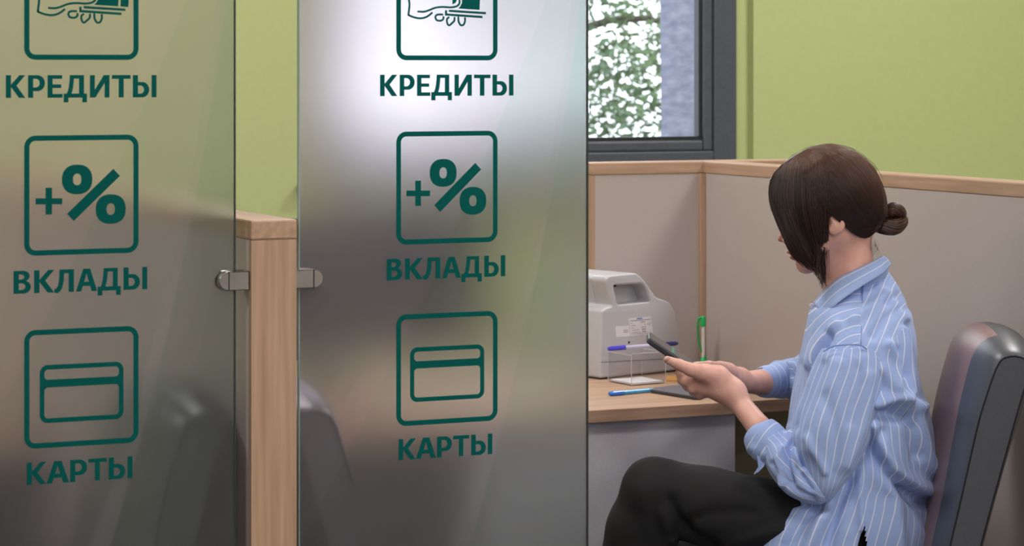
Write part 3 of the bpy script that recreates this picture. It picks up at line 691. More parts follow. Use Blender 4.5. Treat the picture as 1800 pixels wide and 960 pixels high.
# ================================================================== CHAIRS
def make_chair(label, lfront, base=4.45):
    """local frame: +x right of photo (chair faces -x), y depth, z up; origin on floor under the back"""
    t = thing('padded_chair', label, 'chair')
    q = lambda x, y: ((x-900)/F*base, EYE - (y-120)/F*base)
    front = [q(*p) for p in ((1640,1100),(1655,1040),(1669,965),(1682,910),(1699,835),(1720,743),(1736,690),(1750,650))]
    top = [q(*p) for p in ((1757,637),(1764,630),(1780,626),(1797,629),(1808,637))]
    back = [q(*p) for p in ((1812,650),(1795,702),(1774,777),(1745,881),(1724,960),(1712,1010),(1700,1100))]
    fr = spline(front, 20); tp = spline(top, 8); bk = spline(back, 18); x00 = 1.0*(1700-900)/F*base
    L = np.vstack([fr, tp, bk]); n = len(L); nf, ntp = len(fr), len(tp)
    T = np.gradient(L, axis=0); T /= np.linalg.norm(T, axis=1)[:, None]; Nn = np.stack([-T[:, 1], T[:, 0]], 1)   # outward
    hb = .2; V = []; nb_ = 25
    cs = np.linspace(-1, 1, nb_); cs = np.sign(cs)*(1-(1-np.abs(cs))**1.5)
    for s_ in cs:
        e = (1-abs(s_)**6)**.5 if abs(s_) < 1 else 0; e2 = 1 - s_*s_
        for i in range(n):
            k = 0 if i < nf else 1
            kt = min(max((i-(nf-13))/13., 0), 1)*min(max((nf+ntp+8-i)/8., 0), 1); kt = kt*kt*(3-2*kt)
            bulge = .010*e + (.006 + .020*kt)*e2
            w_ = L[i] + Nn[i]*bulge; V.append((w_[0]-x00, s_*hb, w_[1]))
    Fc = [(j*n + i, j*n + i+1, (j+1)*n + i+1, (j+1)*n + i) for j in range(nb_-1) for i in range(n-1)]
    Fc += [(j*n + n-1, j*n, (j+1)*n, (j+1)*n + n-1) for j in range(nb_-1)]
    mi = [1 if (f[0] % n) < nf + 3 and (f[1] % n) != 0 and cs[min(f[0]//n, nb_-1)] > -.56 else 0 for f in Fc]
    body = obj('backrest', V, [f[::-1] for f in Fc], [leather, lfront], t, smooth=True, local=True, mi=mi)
    for s_ in (-1, 1):
        P = [(a-x00, s_*(hb+.0006), b) for a, b in L]; cen = len(P)
        me = obj('side_panel', P, [tuple(range(cen))] if s_ < 0 else [tuple(range(cen))[::-1]], leather, t, local=True)
        obj('piping', *tube(P, .0016, 6), thread, t, local=True)
    # seat, legs
    z0 = .455; xf = -.50; xb = V[0][0] + .04
    m = MB(); m.box((xf, -.23, z0-.10), (xb, .23, z0)); bevel(m.obj('seat', leather, t, local=True), .03, 4)
    for lx in (xf+.05, xb-.02):
        for ly in (-.19, .19):
            obj('leg', *tube([(lx, ly, z0-.095), (lx + (.03 if lx > -.2 else -.02), ly, 0)], [.014, .011], 12), dark_frame, t, local=True)
    return t
def copy_tree(o, parent=None):
    c = o.copy(); COL.objects.link(c); c.parent = parent
    for ch in [x for x in bpy.data.objects if x.parent == o]: copy_tree(ch, c)
    return c
ch = make_chair('grey leatherette padded chair with black piping, under the seated person', leather_reflection)
p = l2w(np.array([(1700-900)/F*4.45, 4.65, 0])); ch.location = p; ch.rotation_euler = (0, 0, -TH)
c2 = make_chair('', leather); c2.location = (1.026, 3.712, 0); c2.rotation_euler = (0, 0, 0)
c2['label'] = 'dark padded chair seen blurred through the left frosted glass panel'
c3 = copy_tree(c2); c3.location = (1.350, 3.712, 0); c3.rotation_euler = (0, 0, math.pi)
c3['label'] = 'dark padded chair seen blurred through the lower left of the central glass panel'

# ================================================================== THE WOMAN
PC = l2w(loc3(1500, 1040, 0)); wo = thing('person', 'seated person in striped blue shirt and black trousers, dark hair in low bun', 'person', (PC[0], PC[1], 0))
R_ = 4.72/F                                       # metres per photo pixel at her depth
K = lambda x, y, d=0: loc3(x, y, d)
def cone(Pg, a, b, base=None):
    return sd_cone(Pg, K(*a[:3]), K(*b[:3]), a[3]*R_, b[3]*R_)
# ---- head and neck
lo_, hi_ = K(1340, 560, 0) - [0, .16, 0], K(1600, 240, 0) + [0, .16, 0]
ax, Pg = grid(lo_, hi_, .0022)
f = sd_ell(Pg, K(1462, 352), (.092, .076, .090))                                   # cranium
f = smin(f, sd_ell(Pg, K(1424, 396), (.046, .058, .080), math.radians(14)), .02)   # face
f = smin(f, sd_ell(Pg, K(1388, 338), (.030, .052, .035)), .03)                      # forehead
for s_ in (-1, 1):
    f = smin(f, cone(Pg, (1468, 412, s_*.052, 15), (1420, 466, s_*.018, 13)), .02)  # jaw
    f = smin(f, sd_ell(Pg, K(1410, 412, s_*.034), (.022, .020, .024)), .015)        # cheek
f = smin(f, sd_ell(Pg, K(1415, 464), (.0155, .021, .0165)), .012)                   # chin
f = smin(f, cone(Pg, (1383, 382, 0, 6), (1375, 414, 0, 6.5)), .006)                 # nose
f = smin(f, sd_ell(Pg, K(1374.5, 419), (.0085, .008, .0072)), .004)
for s_ in (-1, 1): f = smin(f, sd_ell(Pg, K(1383, 424, s_*.011), (.0075, .006, .006)), .005)
f = smin(f, sd_ell(Pg, K(1392, 442.5), (.0075, .020, .0055)), .004)                 # upper lip
f = smin(f, sd_ell(Pg, K(1397, 452.5), (.0080, .018, .0058)), .004)                 # lower lip
for s_ in (-1, 1): f = smin(f, sd_ell(Pg, K(1394, 386, s_*.030), (.0115, .015, .010)), .004)   # closed lids
for s_ in (-1, 1): f = smin(f, cone(Pg, (1381, 372, s_*.018, 5), (1388, 370, s_*.042, 4)), .006)
f = smin(f, cone(Pg, (1484, 395, 0, 42), (1498, 520, 0, 45)), .025)                 # neck
f = smin(f, cone(Pg, (1460, 470, -.018, 8), (1482, 410, -.045, 9)), .02)            # neck muscle
f = smin(f, cone(Pg, (1500, 545, 0, 52), (1510, 575, 0, 75)), .03)
for s_ in (-1, 1):                                                                  # ears
    e = sd_ell(Pg, K(1472, 384, s_*.074), (.0135, .006, .025), math.radians(14))
    e = np.maximum(e, -sd_ell(Pg, K(1470, 386, s_*.081), (.0085, .004, .013), math.radians(18)))
    e = smin(e, sd_ell(Pg, K(1467, 403, s_*.072), (.011, .0055, .011)), .006)
    f = smin(f, e, .005)
BV, BF = [], []
def addbody(V, Fc):
    n = sum(len(v) for v in BV); BV.append(V); BF.append(Fc + n)
V, Fc = nets(f, ax); addbody(V, Fc)
# ---- hands and forearms
def skel(chains, lo, hi, h, k, extra=None):
    ax, Pg = grid(lo, hi, h); f = None
    for c in chains:
        kk = c[0] if isinstance(c[0], float) else k; pts = [p for p in c if not isinstance(p, float)]
        g = None
        for a, b in zip(pts[:-1], pts[1:]):
            e = cone(Pg, a, b); g = e if g is None else smin(g, e, .003)
        f = g if f is None else smin(f, g, kk)
    return nets(f, ax)
near = [
 [(1425,842,-.17,24),(1334,751,-.10,21),(1303,712,-.06,18.5),(1286,690,-.045,20)],
 [.02,(1288,688,-.045,19),(1262,664,-.035,21),(1238,657,-.030,17)],
 [.02,(1288,694,-.045,16),(1262,683,-.040,20),(1237,682,-.030,15)],
 [.014,(1262,662,-.050,16),(1232,655,-.052,14),(1214,650,-.052,11.5),(1193,641,-.050,9.8),(1173,632.5,-.046,6.6)],
 [.006,(1240,654,-.028,13),(1204,661,-.018,9.2),(1196,656,.004,8.4),(1204,650,.022,7.2)],
 [.005,(1238,664,-.030,13),(1207,671,-.026,9.2),(1199,668,.000,8.4),(1206,660,.022,7.4)],
 [.005,(1240,676,-.032,13),(1218,683,-.028,9.0),(1208,679,-.004,8.2),(1213,670,.020,7.2)],
 [.005,(1244,686,-.030,12),(1231,694,-.024,8.2),(1219,689,-.004,7.4),(1222,680,.014,6.6)],
]
V, Fc = skel(near, K(1150, 900, -.17) - [0, .09, 0], K(1470, 610, 0) + [0, .05, 0], .0020, .012); addbody(V, Fc)
far = [
 [(1450,680,.44,22),(1395,672,.46,22),(1342,672,.40,25),(1312,672,.33,20.5),(1298,668,.29,19.5)],
 [.02,(1300,668,.29,19),(1276,655,.21,18),(1262,650,.16,15)],
 [.02,(1300,672,.30,15),(1280,668,.22,17),(1264,664,.16,14)],
 [.012,(1284,655,.20,13),(1262,645,.13,9.5),(1246,641.5,.085,7.5),(1226,643,.045,7),(1214,644,.030,6)],
 [.006,(1266,652,.17,11),(1240,657,.10,8.6),(1222,661,.075,8),(1210,662,.060,7)],
 [.006,(1266,660,.17,11),(1240,666,.10,8.6),(1222,670,.075,8),(1212,668,.060,7)],
 [.006,(1268,668,.17,11),(1244,675,.11,8.4),(1228,679,.085,7.6),(1218,676,.070,7)],
 [.006,(1270,674,.18,10),(1250,682,.13,7.8),(1238,686,.10,7.2),(1228,684,.085,6.4)],
]
V, Fc = skel(far, np.array([.29, 4.72, .72]), np.array([.72, 5.25, .95]), .0024, .012); addbody(V, Fc)
# ---- upper arms, torso, hips and legs under the clothes (coarser, joined into the same body)
core = [
 [(1498,520,0,44),(1505,590,0,50),(1500,700,0,80),(1510,850,0,80),(1520,960,0,90)],
 [.03,(1505,600,-.04,50),(1500,640,-.12,30),(1448,842,-.17,24),(1425,842,-.17,20)],
 [.03,(1500,600,.04,50),(1500,640,.13,28),(1440,680,.44,24),(1420,674,.45,22)],
 [.03,(1520,960,-.06,85),(1500,955,-.06,60),(1154,868,-.07,42),(1104,1020,-.05,36),(1050,1240,-.02,30),(1040,1262,-.02,28)],
 [.03,(1520,970,.08,85),(1500,985,.08,58),(1236,970,.08,42),(1222,1200,.08,36),(1215,1425,.08,30)],
 [.03,(1215,1440,.08,30),(1150,1478,.08,24)], [.03,(1040,1262,-.02,30),(985,1300,-.02,24)],
]
V, Fc = skel(core, np.array([.02, 4.40, -.02]), np.array([.80, 5.36, 1.10]), .0085, .03); addbody(V, Fc)
V = l2w(np.vstack(BV)); Fc = np.vstack(BF)
body = obj('body', V, Fc, skin, wo, smooth=True)
def patch(name, c, r, m_, tilt=0, n=14):          # small shaped shell: lip or nail
    P = []; Fq = []
    for i in range(n+1):
        for j in range(n*2):
            a = math.pi*i/n; b = math.pi*j/n; q = np.array([math.cos(b)*math.sin(a)*r[0], math.sin(b)*math.sin(a)*r[1], math.cos(a)*r[2]])
            ca, sa = math.cos(tilt), math.sin(tilt); q = np.array([q[0]*ca - q[2]*sa, q[1], q[0]*sa + q[2]*ca]); P.append(c + q)
    for i in range(n):
        for j in range(n*2): Fq.append((i*n*2+j, i*n*2+(j+1) % (2*n), (i+1)*n*2+(j+1) % (2*n), (i+1)*n*2+j))
    return obj(name, l2w(np.array(P)), Fq, m_, wo, smooth=True)
patch('upper_lip', K(1390.2, 442.5), (.0078, .019, .0048), lip_m); patch('lower_lip', K(1396.2, 452.5), (.0083, .0175, .0052), lip_m)
patch('thumbnail', K(1172, 631, -.052), (.0062, .0035, .0040), nail_m, math.radians(28))
for s_ in (-1, 1):
    obj('eyebrow', l2w(np.array(tube([K(1377, 362, s_*.016), K(1377, 358, s_*.030), K(1386, 358, s_*.048)], [.002, .0026, .0014], 8)[0])), tube([(0,0,0),(0,0,1),(0,0,2)], 1, 8)[1], hair_m, wo, attrs={'tone': [0.]*24})
    obj('eyelashes', l2w(np.array(tube([K(1386, 391, s_*.020), K(1383, 393, s_*.030), K(1389, 391, s_*.042)], [.0008, .0014, .0008], 8)[0])), tube([(0,0,0),(0,0,1),(0,0,2)], 1, 8)[1], hair_m, wo, attrs={'tone': [0.]*24})

# ---- hair
HP = [(1376,287),(1362,303),(1352,316),(1351,333),(1352,356),(1362,380),(1374,402),(1388,420),(1404,432),(1420,438),(1434,436),(1445,424),(1451,402),(1455,388),(1464,383),(1478,388),(1486,398),(1497,409),(1508,418),(1523,421),(1538,410),(1548,398),(1562,372),(1558,345),(1551,322),(1539,296),(1523,278),(1501,263),(1476,254),(1451,252),(1426,258),(1398,271)]
def poly2d(P2, poly):
    d = np.full(P2.shape[:-1], 1e9); ins = np.zeros(P2.shape[:-1], bool); n = len(poly)
    for i in range(n):
        a = np.array(poly[i], float); b = np.array(poly[(i+1) % n], float); e = b-a; w_ = P2-a
        t = np.clip((w_ @ e)/(e @ e), 0, 1); d = np.minimum(d, np.linalg.norm(w_ - t[..., None]*e, axis=-1))
        c = (a[1] > P2[..., 1]) != (b[1] > P2[..., 1])
        xi = (b[0]-a[0])*(P2[..., 1]-a[1])/((b[1]-a[1]) + 1e-12) + a[0]; ins ^= c & (P2[..., 0] < xi)
    return np.where(ins, -d, d)
def hthick(x, y):
    he = .083*np.sqrt(np.clip(1 - ((x-1458)/108.)**2 - ((y-354)/103.)**2, 0, 1))
    hl = .066*np.sqrt(np.clip((x-1345)/45., 0, 1))*np.clip((520-y)/150., 0, 1)**.35
    hl = np.where(x < 1458, hl, hl*np.clip(1-(x-1458)/40., 0, 1))*np.clip((y-285)/60., 0, 1)**.5
    hb_ = .040*np.clip((x-1500)/30., 0, 1)
    return np.maximum(np.maximum(he, hl), hb_)
lo_, hi_ = K(1335, 525, 0) - [0, .11, 0], K(1575, 238, 0) + [0, .11, 0]
ax, Pg = grid(lo_, hi_, .0024)
X2, Y2 = 900 + Pg[..., 0]*F/4.72, 120 + (EYE - Pg[..., 2])*F/4.72
X2, Y2 = 900 + Pg[..., 0]*F/Pg[..., 1], 120 + (EYE - Pg[..., 2])*F/Pg[..., 1]
P2 = np.stack([X2, Y2], -1); pd = poly2d(P2, HP)*R_; th = hthick(X2, Y2)
b_ = np.abs(Pg[..., 1] - 4.72)
fz = smin(-pd, -((b_ - th)*.8), .012)*-1
# leave the face free between the two front locks
face = ((P2[..., 0] - (1376 + (P2[..., 1]-300)*.30)))*R_*.9; face = np.maximum(face, (1452 - 0*P2[..., 0] - 5000)*R_)
low = (318 - P2[..., 1])*R_
cut = np.maximum(np.maximum(face - .035, b_ - .044), low)
fz = np.maximum(fz, -cut)
V, Fc = nets(fz, ax)
px_, py_ = 900 + V[:, 0]*F/4.72, 120 + (EYE - V[:, 2])*F/4.72
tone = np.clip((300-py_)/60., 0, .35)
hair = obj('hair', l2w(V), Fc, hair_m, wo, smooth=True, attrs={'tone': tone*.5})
SV, SF, ST_ = [], [], []
def strand(pts, r0, tn, seg=3, prof=None):
    n0 = len(SV); n = len(pts); rr_ = np.full(n, r0); rr_[-3:] *= [.8, .5, .2]; rr_[:2] *= [.35, .75]
    v, f_ = tube(pts, rr_, seg, False)
    base_ = sum(len(q) for q in SV_); SV_.append(np.array(v)); SF_.append(np.array(f_)+base_); ST_.append(np.full(len(v), tn) if np.isscalar(tn) else np.repeat(tn, seg))
SV_, SF_ = [], []
rg = np.random.RandomState(5)
def sidept(x, y, side, lift): return K(x, y, side*(float(hthick(np.array(x), np.array(y))) + lift))
def lerp_guides(G_, g):
    g = g*(len(G_)-1); i = min(int(g), len(G_)-2); t = g-i; return np.array(G_[i])*(1-t) + np.array(G_[i+1])*t
sweep = [
 [(1440,300),(1452,340),(1466,374),(1484,397),(1504,413),(1524,418),(1546,402)],
  # each guide: from the parting, over the side, into the bun
 [(1384,283),(1412,318),(1440,356),(1466,381),(1500,399),(1530,402),(1550,394)],
 [(1398,273),(1430,305),(1462,345),(1488,378),(1512,393),(1534,397),(1550,391)],
 [(1418,262),(1452,290),(1485,325),(1508,358),(1528,380),(1540,388),(1552,387)],
 [(1440,255),(1475,275),(1508,305),(1530,338),(1543,362),(1548,376),(1554,383)],
 [(1462,253),(1498,267),(1526,290),(1544,320),(1553,346),(1556,364),(1557,380)],
 [(1472,255),(1506,268),(1532,290),(1549,318),(1558,345),(1560,366),(1560,382)],
]
lock = [
 [(1374,290),(1359,308),(1354,332),(1356,360),(1367,390),(1380,420),(1392,448),(1408,468)],
 [(1384,283),(1370,306),(1364,336),(1368,368),(1380,400),(1394,432),(1410,458),(1430,478)],
 [(1398,274),(1388,300),(1382,335),(1386,370),(1398,404),(1412,436),(1428,462),(1440,480)],
 [(1415,266),(1408,296),(1405,335),(1408,372),(1418,410),(1430,442),(1440,466),(1448,492)],
 [(1430,260),(1430,295),(1430,335),(1432,372),(1438,408),(1444,440),(1447,468),(1450,500)],
 [(1448,260),(1450,290),(1453,325),(1455,355),(1455,378),(1452,400),(1450,430),(1450,470)],
]
for side in (-1, 1):
    for k in range(2200 if side < 0 else 900):
        g = rg.rand(); P = lerp_guides(sweep, g); P = spline(P, 16); j = rg.randn()*2.2; jx, jy = (j*.6, j*.8) if g < .8 else (-abs(j)*.5, abs(j)*.5); rp = lambda i: min(1, i/4.)*(1-i/18.)
        pts = [sidept(x + jx*rp(i) + rg.randn()*.25, y + jy*rp(i), side, .0012 + .0012*rg.rand()) for i, (x, y) in enumerate(P)]
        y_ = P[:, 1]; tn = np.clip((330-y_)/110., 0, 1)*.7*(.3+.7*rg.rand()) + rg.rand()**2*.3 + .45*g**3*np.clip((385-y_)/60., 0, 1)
        strand(pts, rg.uniform(.0003, .0008), tn)
    for k in range(1150 if side < 0 else 500):
        g = rg.rand(); P = lerp_guides(lock, g); P = spline(P, 16); j = rg.randn()*(2.0 if g < .8 else 4.5)
        if g > .8 and rg.rand() < .55: continue
        cut_ = rg.randint(11, 17)
        lift = .0010 + .0016*rg.rand()
        pts = [sidept(x + j*.8*min(1, i/4.) + rg.randn()*.25, y + rg.randn()*.4, side, lift) for i, (x, y) in enumerate(P[:cut_])]
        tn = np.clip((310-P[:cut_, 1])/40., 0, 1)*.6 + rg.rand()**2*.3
        strand(pts, rg.uniform(.0003, .00075), tn)
    for k in range(16):                            # loose wisps in front of the neck
        x0 = rg.uniform(1436, 1452); P = spline([(x0, 410), (x0-2+rg.randn()*2, 440), (x0-4+rg.randn()*3, 475), (1449+rg.randn()*4, 500+rg.rand()*12)], 12)
        strand([K(x, y, side*.058) for x, y in P], .0006, .1)
for k in range(26):                                # fine flyaways at the nape and crown
    x0, y0 = 1532+rg.randn()*5, 418+rg.rand()*15
    P = spline([(x0, y0), (x0+4+rg.randn()*3, y0+10), (x0+4+rg.randn()*8, y0+16+rg.rand()*14)], 8); strand([K(x, y, rg.randn()*.02) for x, y in P], .00016, .3)
for k in range(70):
    a = rg.uniform(.15, 1.0)*math.pi; P = []; rk = rg.uniform(.975, 1.004)
    for i in range(8):
        aa = a - i*.035; rad = rk + .008*math.sin(i/7*math.pi); P.append(K(1457 + 103*rad*math.cos(aa), 352 - 99*rad*math.sin(aa), rg.randn()*.004))
    strand(P, .00016, .4)
def roll(pts, r, n, turns, tn0):                   # a rolled lock built from wound strands
    C = spline(np.array([K(*p[:3]) for p in pts]), 20); T = np.gradient(C, axis=0); T /= np.linalg.norm(T, axis=1)[:, None]
    u = np.cross(T, [0, 1., 0]); u /= np.linalg.norm(u, axis=1)[:, None]; v = np.cross(T, u)
    prof = np.sin(np.linspace(.12, 1, 20)*math.pi*.94)**.5*r
    for k in range(n):
        a0 = rg.uniform(0, 6.28); rr2 = rg.uniform(.85, 1.03); P = [C[i] + prof[i]*rr2*(math.cos(a0+turns*i/19.)*u[i] + math.sin(a0+turns*i/19.)*v[i]) for i in range(20)]
        strand(P, rg.uniform(.0009, .0016), tn0 + rg.rand()*.35, 4)
roll([(1538,398,-.012),(1555,399,-.022),(1572,399,-.018),(1584,390,-.004),(1587,378,.006)], .0135, 260, 2.2, .08)
roll([(1558,382,.0),(1563,372,-.012),(1571,368,-.014),(1582,373,-.010),(1587,385,.0)], .0115, 240, 2.0, .12)
roll([(1540,390,.012),(1552,380,.014),(1566,378,.02),(1580,384,.018),(1585,392,.01)], .0135, 180, 2.0, .1)
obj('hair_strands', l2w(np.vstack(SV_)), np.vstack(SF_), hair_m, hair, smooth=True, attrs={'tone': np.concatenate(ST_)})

# ---- clothes
def seg_disp(px, py, folds):
    o = np.zeros(px.shape)
    for pts, wd, amp in folds:
        d = np.full(px.shape, 1e9); P = spline(pts, 4*len(pts)) if len(pts) > 2 else np.array(pts, float)
        for a, b in zip(P[:-1], P[1:]):
            ex, ey = b-a; t = np.clip(((px-a[0])*ex + (py-a[1])*ey)/(ex*ex+ey*ey+1e-9), 0, 1)
            d = np.minimum(d, np.hypot(px-a[0]-t*ex, py-a[1]-t*ey))
        o += amp*np.exp(-(d/wd)**2)
    return o
def wnoise(P, sc, amp):
    return np.array([noise.noise(Vector((p[0]*sc[0], p[1]*sc[1], p[2]*sc[2])))*amp for p in P])
def mesh_normals(V, Fc):
    me = bpy.data.meshes.new('t'); me.from_pydata([tuple(v) for v in V], [], [tuple(int(i) for i in f) for f in Fc]); me.update()
    n = np.zeros(len(V)*3); me.vertices.foreach_get('normal', n); bpy.data.meshes.remove(me); return n.reshape(-1, 3)
def clothmesh(name, V, Fc, stripe, folds, parent, m_=None, namp=.004, nsc=(14, 14, 9)):
    V = np.array(V, float); Nn = mesh_normals(V, Fc)
    px, py = 900 + V[:, 0]*F/V[:, 1], 120 + (EYE - V[:, 2])*F/V[:, 1]
    near_ = np.clip(-Nn[:, 1]*2 + .4, 0, 1)
    D = seg_disp(px, py, folds)*near_*1.55 + wnoise(V, nsc, namp) + wnoise(V, (45, 45, 30), namp*.25)
    V = V + Nn*D[:, None]
    return obj(name, l2w(V), Fc, m_ or shirt_m, parent, smooth=True, attrs={'stripe': stripe})
TR = [(466,1482,1553,.040),(486,1468,1567,.050),(510,1452,1583,.070),(530,1436,1595,.098),(548,1423,1602,.124),(575,1417,1609,.150),(610,1410,1615,.174),(650,1400,1619,.184),(700,1391,1628,.182),
      (750,1382,1641,.176),(800,1375,1650,.172),(850,1371,1650,.170),(875,1366,1638,.172),(900,1344,1646,.178),(930,1317,1651,.184),(960,1300,1648,.186),(1000,1290,1642,.188),(1035,1290,1632,.184)]
TRA = np.array(TR, float); NR = 190; NA = 300
Tt = spline(TRA, NR); e_ = 2.35
V = []; st_ = []
for i, (y, xf, xb, wd) in enumerate(Tt):
    xc, ra = (xf+xb)/2, (xb-xf)/2
    for k in range(NA):
        a = 2*math.pi*k/NA; ca, sa = math.cos(a), math.sin(a)
        V.append(K(xc + ra*np.sign(ca)*abs(ca)**(2/e_), y, -wd*np.sign(sa)*abs(sa)**(2/e_)*1.0)); st_.append(k/NA*60)
V = np.array(V); Fc = [(i*NA+k, i*NA+(k+1) % NA, (i+1)*NA+(k+1) % NA, (i+1)*NA+k) for i in range(NR-1) for k in range(NA)]
VV = V.reshape(NR, NA, 3); sl = np.linalg.norm(np.roll(VV, -1, 1) - VV, axis=2); cs_ = np.cumsum(sl, 1) - sl; cs_ /= sl.sum(1)[:, None]
_nn = mesh_normals(V, Fc); _k = NR//2*NA + NA//4
if _nn[_k, 1]*(V[_k, 1] - 4.72) < 0: Fc = [f[::-1] for f in Fc]
st_ = (cs_*62).reshape(-1)

# near side: wrap discontinuity sits at the far back (k=0 is the back line)
for i in range(NR): st_[i*NA] = 0
px, py = 900 + V[:, 0]*F/V[:, 1], 120 + (EYE - V[:, 2])*F/V[:, 1]; nearm = V[:, 1] < 4.72
# real cut of the garment: front piece, yoke, back piece carry their own stripe direction
sx = 1518 - (py-480)*.045
fp = nearm & (px < sx) & (py < 640); yk = nearm & (px >= sx) & ((px-1540)*(566-642) - (py-642)*(1592-1540) > 0) & (py < 645)
st_ = np.where(fp, np.hypot(px-1512, py-646)/14.5 + .5, st_)
st_ = np.where(yk, (px*290 + py*125)/316/17.0, st_)
TF = [([(1540,712),(1565,700),(1595,702),(1612,712)], 12, .012), ([(1534,728),(1560,728),(1600,740)], 10, -.010),
      ([(1532,745),(1552,795),(1590,840),(1640,868)], 13, .012), ([(1524,765),(1545,815),(1580,855),(1630,882)], 10, -.011),
      ([(1598,570),(1612,640),(1622,700)], 6, -.008), ([(1588,580),(1598,640),(1600,690)], 6, .007),
      ([(1562,606),(1578,640),(1570,680)], 8, .008), ([(1578,616),(1588,660)], 6, -.007), ([(1550,650),(1580,700),(1612,770),(1635,820)], 12, .006),
      ([(1605,700),(1600,760),(1612,800)], 10, -.008), ([(1615,720),(1625,780),(1640,830)], 9, .006),
      ([(1490,850),(1475,890),(1455,960)], 9, -.010), ([(1475,860),(1450,900),(1420,960)], 11, .009), ([(1440,890),(1410,920),(1380,960)], 10, -.007),
      ([(1500,840),(1530,800),(1548,760)], 9, -.007), ([(1515,800),(1512,860),(1516,930)], 6, .005), ([(1560,830),(1575,890),(1580,960)], 12, .007), ([(1590,860),(1620,900),(1640,940)], 9, -.006),
      ([(1405,640),(1400,690),(1385,740)], 7, -.006), ([(1455,590),(1440,620),(1425,680)], 9, -.010), ([(1470,570),(1440,600),(1418,640)], 8, .006),
      ([(1560,530),(1580,520),(1597,540)], 8, -.005), ([(1545,505),(1575,530),(1590,560)], 7, .004), ([(1500,560),(1530,540),(1560,520)], 9, .004), ([(1535,590),(1555,560),(1585,540)], 8, -.004),
      ([(1378,880),(1420,886),(1450,900)], 8, -.006), ([(1366,862),(1420,868)], 7, .005)]
_c = np.array([V[list(f)].mean(0) for f in Fc]); _x, _y = 900 + _c[:, 0]*F/_c[:, 1], 120 + (EYE - _c[:, 2])*F/_c[:, 1]
_k = (_c[:, 1] < 4.72) & (_y > 916) & (_x > 1519 - (_y-916)*.22) & (_x < 1519 + (_y-916)*.12)
Fc = [f for f, k_ in zip(Fc, _k) if not k_]
sh = clothmesh('shirt', V, Fc, st_, TF, wo)
sol = sh.modifiers.new('thickness', 'SOLIDIFY'); sol.thickness = .0012; sol.offset = -1
def limb(ctrl, n, na, domes=(False, False), depthk=.92, stripes=18, along=True, start=0.):
    """ctrl rows: x,y,d,r(px)[,r_depth px]; rings perpendicular to the path, lying across the photo plane"""
    C = spline(np.array([list(c) + ([c[3]*depthk] if len(c) < 5 else []) for c in ctrl], float), n)
    P = np.array([K(*c[:3]) for c in C]); T = np.gradient(P, axis=0); T /= np.linalg.norm(T, axis=1)[:, None]
    V = []; st = []; L = 0
    for i in range(n):
        if i: L += np.linalg.norm(P[i]-P[i-1])
        b = np.array([0, 1., 0]); b = b - T[i]*(b @ T[i]); b /= np.linalg.norm(b); u = np.cross(b, T[i])
        for k in range(na):
            a = 2*math.pi*k/na; V.append(P[i] + u*math.cos(a)*C[i][3]*R_ - b*math.sin(a)*C[i][4]*R_)
            st.append(start + (abs(((k/na*2) % 2) - 1) if False else k/na)*stripes if along else start + L/.0165)
    Fc = [(i*na+k, i*na+(k+1) % na, (i+1)*na+(k+1) % na, (i+1)*na+k) for i in range(n-1) for k in range(na)]
    V = np.array(V)
    nrm = mesh_normals(V, Fc); c0 = P[n//2]
    if np.mean(np.einsum('ij,ij->i', nrm[na*(n//2):na*(n//2)+na], V[na*(n//2):na*(n//2)+na]-c0)) < 0: Fc = [f[::-1] for f in Fc]
    return V, Fc, np.array(st)
up = [(1503,609,-.145,18,8),(1503,612,-.146,44,22),(1503,621,-.148,57,34),(1497,650,-.152,63,44),(1477,705,-.158,65,52),(1462,757,-.163,67,56),(1455,805,-.168,55,52),(1449,845,-.172,36,42),(1445,874,-.173,20,26),(1443,884,-.173,5,7)]
V, Fc, st_ = limb(up, 110, 150, stripes=25)
UF = [([(1446,640),(1420,700),(1400,750)], 9, -.004), ([(1470,640),(1455,720),(1430,790)], 16, .004), ([(1530,660),(1520,740),(1490,820)], 10, .004), ([(1510,650),(1495,740)], 10, -.003), ([(1420,770),(1450,830)], 7, .004), ([(1450,700),(1470,760),(1465,830)], 12, -.003)]
us = clothmesh('sleeve', V, Fc, st_, UF, sh, namp=.003)
lw = [(1452,868,-.172,14,22),(1440,864,-.172,25,34),(1420,848,-.168,36,38),(1398,828,-.155,39,38),(1380,808,-.138,36,36),(1366,786,-.124,31,32),(1360,778,-.118,29,30)]
V, Fc, st_ = limb(lw, 80, 130, stripes=17)
LF = [([(1385,762),(1405,790),(1440,838)], 4, .009), ([(1400,772),(1398,800),(1412,830)], 5, .008), ([(1392,780),(1385,812),(1392,850)], 5, -.007), ([(1376,790),(1368,815),(1375,850)], 5, .006), ([(1412,800),(1410,830),(1425,860)], 5, -.006), ([(1360,815),(1385,850),(1430,878)], 5, -.004)]
clothmesh('sleeve', V, Fc, st_, LF, sh, namp=.004, nsc=(25, 25, 25))
# rolled cuff: outer band, open end showing an inner face
cu_ = [(1333,764,-.100,24,26),(1334,765,-.101,33,31),(1338,768,-.103,36,33),(1350,776,-.110,36,34),(1362,786,-.118,34,33),(1370,792,-.122,32,32),(1368,790,-.121,27,28)]
V, Fc, st_ = limb(cu_, 40, 110, along=False)
cf = clothmesh('cuff', V, Fc, st_ + .3, [([(1325,790),(1335,815),(1345,800)], 8, .003)], sh, namp=.0015)
fl_ = [K(1322,783,-.125), K(1330,795,-.136), K(1349,806,-.138), K(1343,820,-.140), K(1333,830,-.138), K(1325,834,-.136), K(1333,822,-.138), K(1331,805,-.134)]
V, Fc = extrude_poly(fl_, (0, .003, 0)); obj('cuff_tip', l2w(np.array(V)), Fc, shirt_m, sh, attrs={'stripe': [.1]*len(V)})
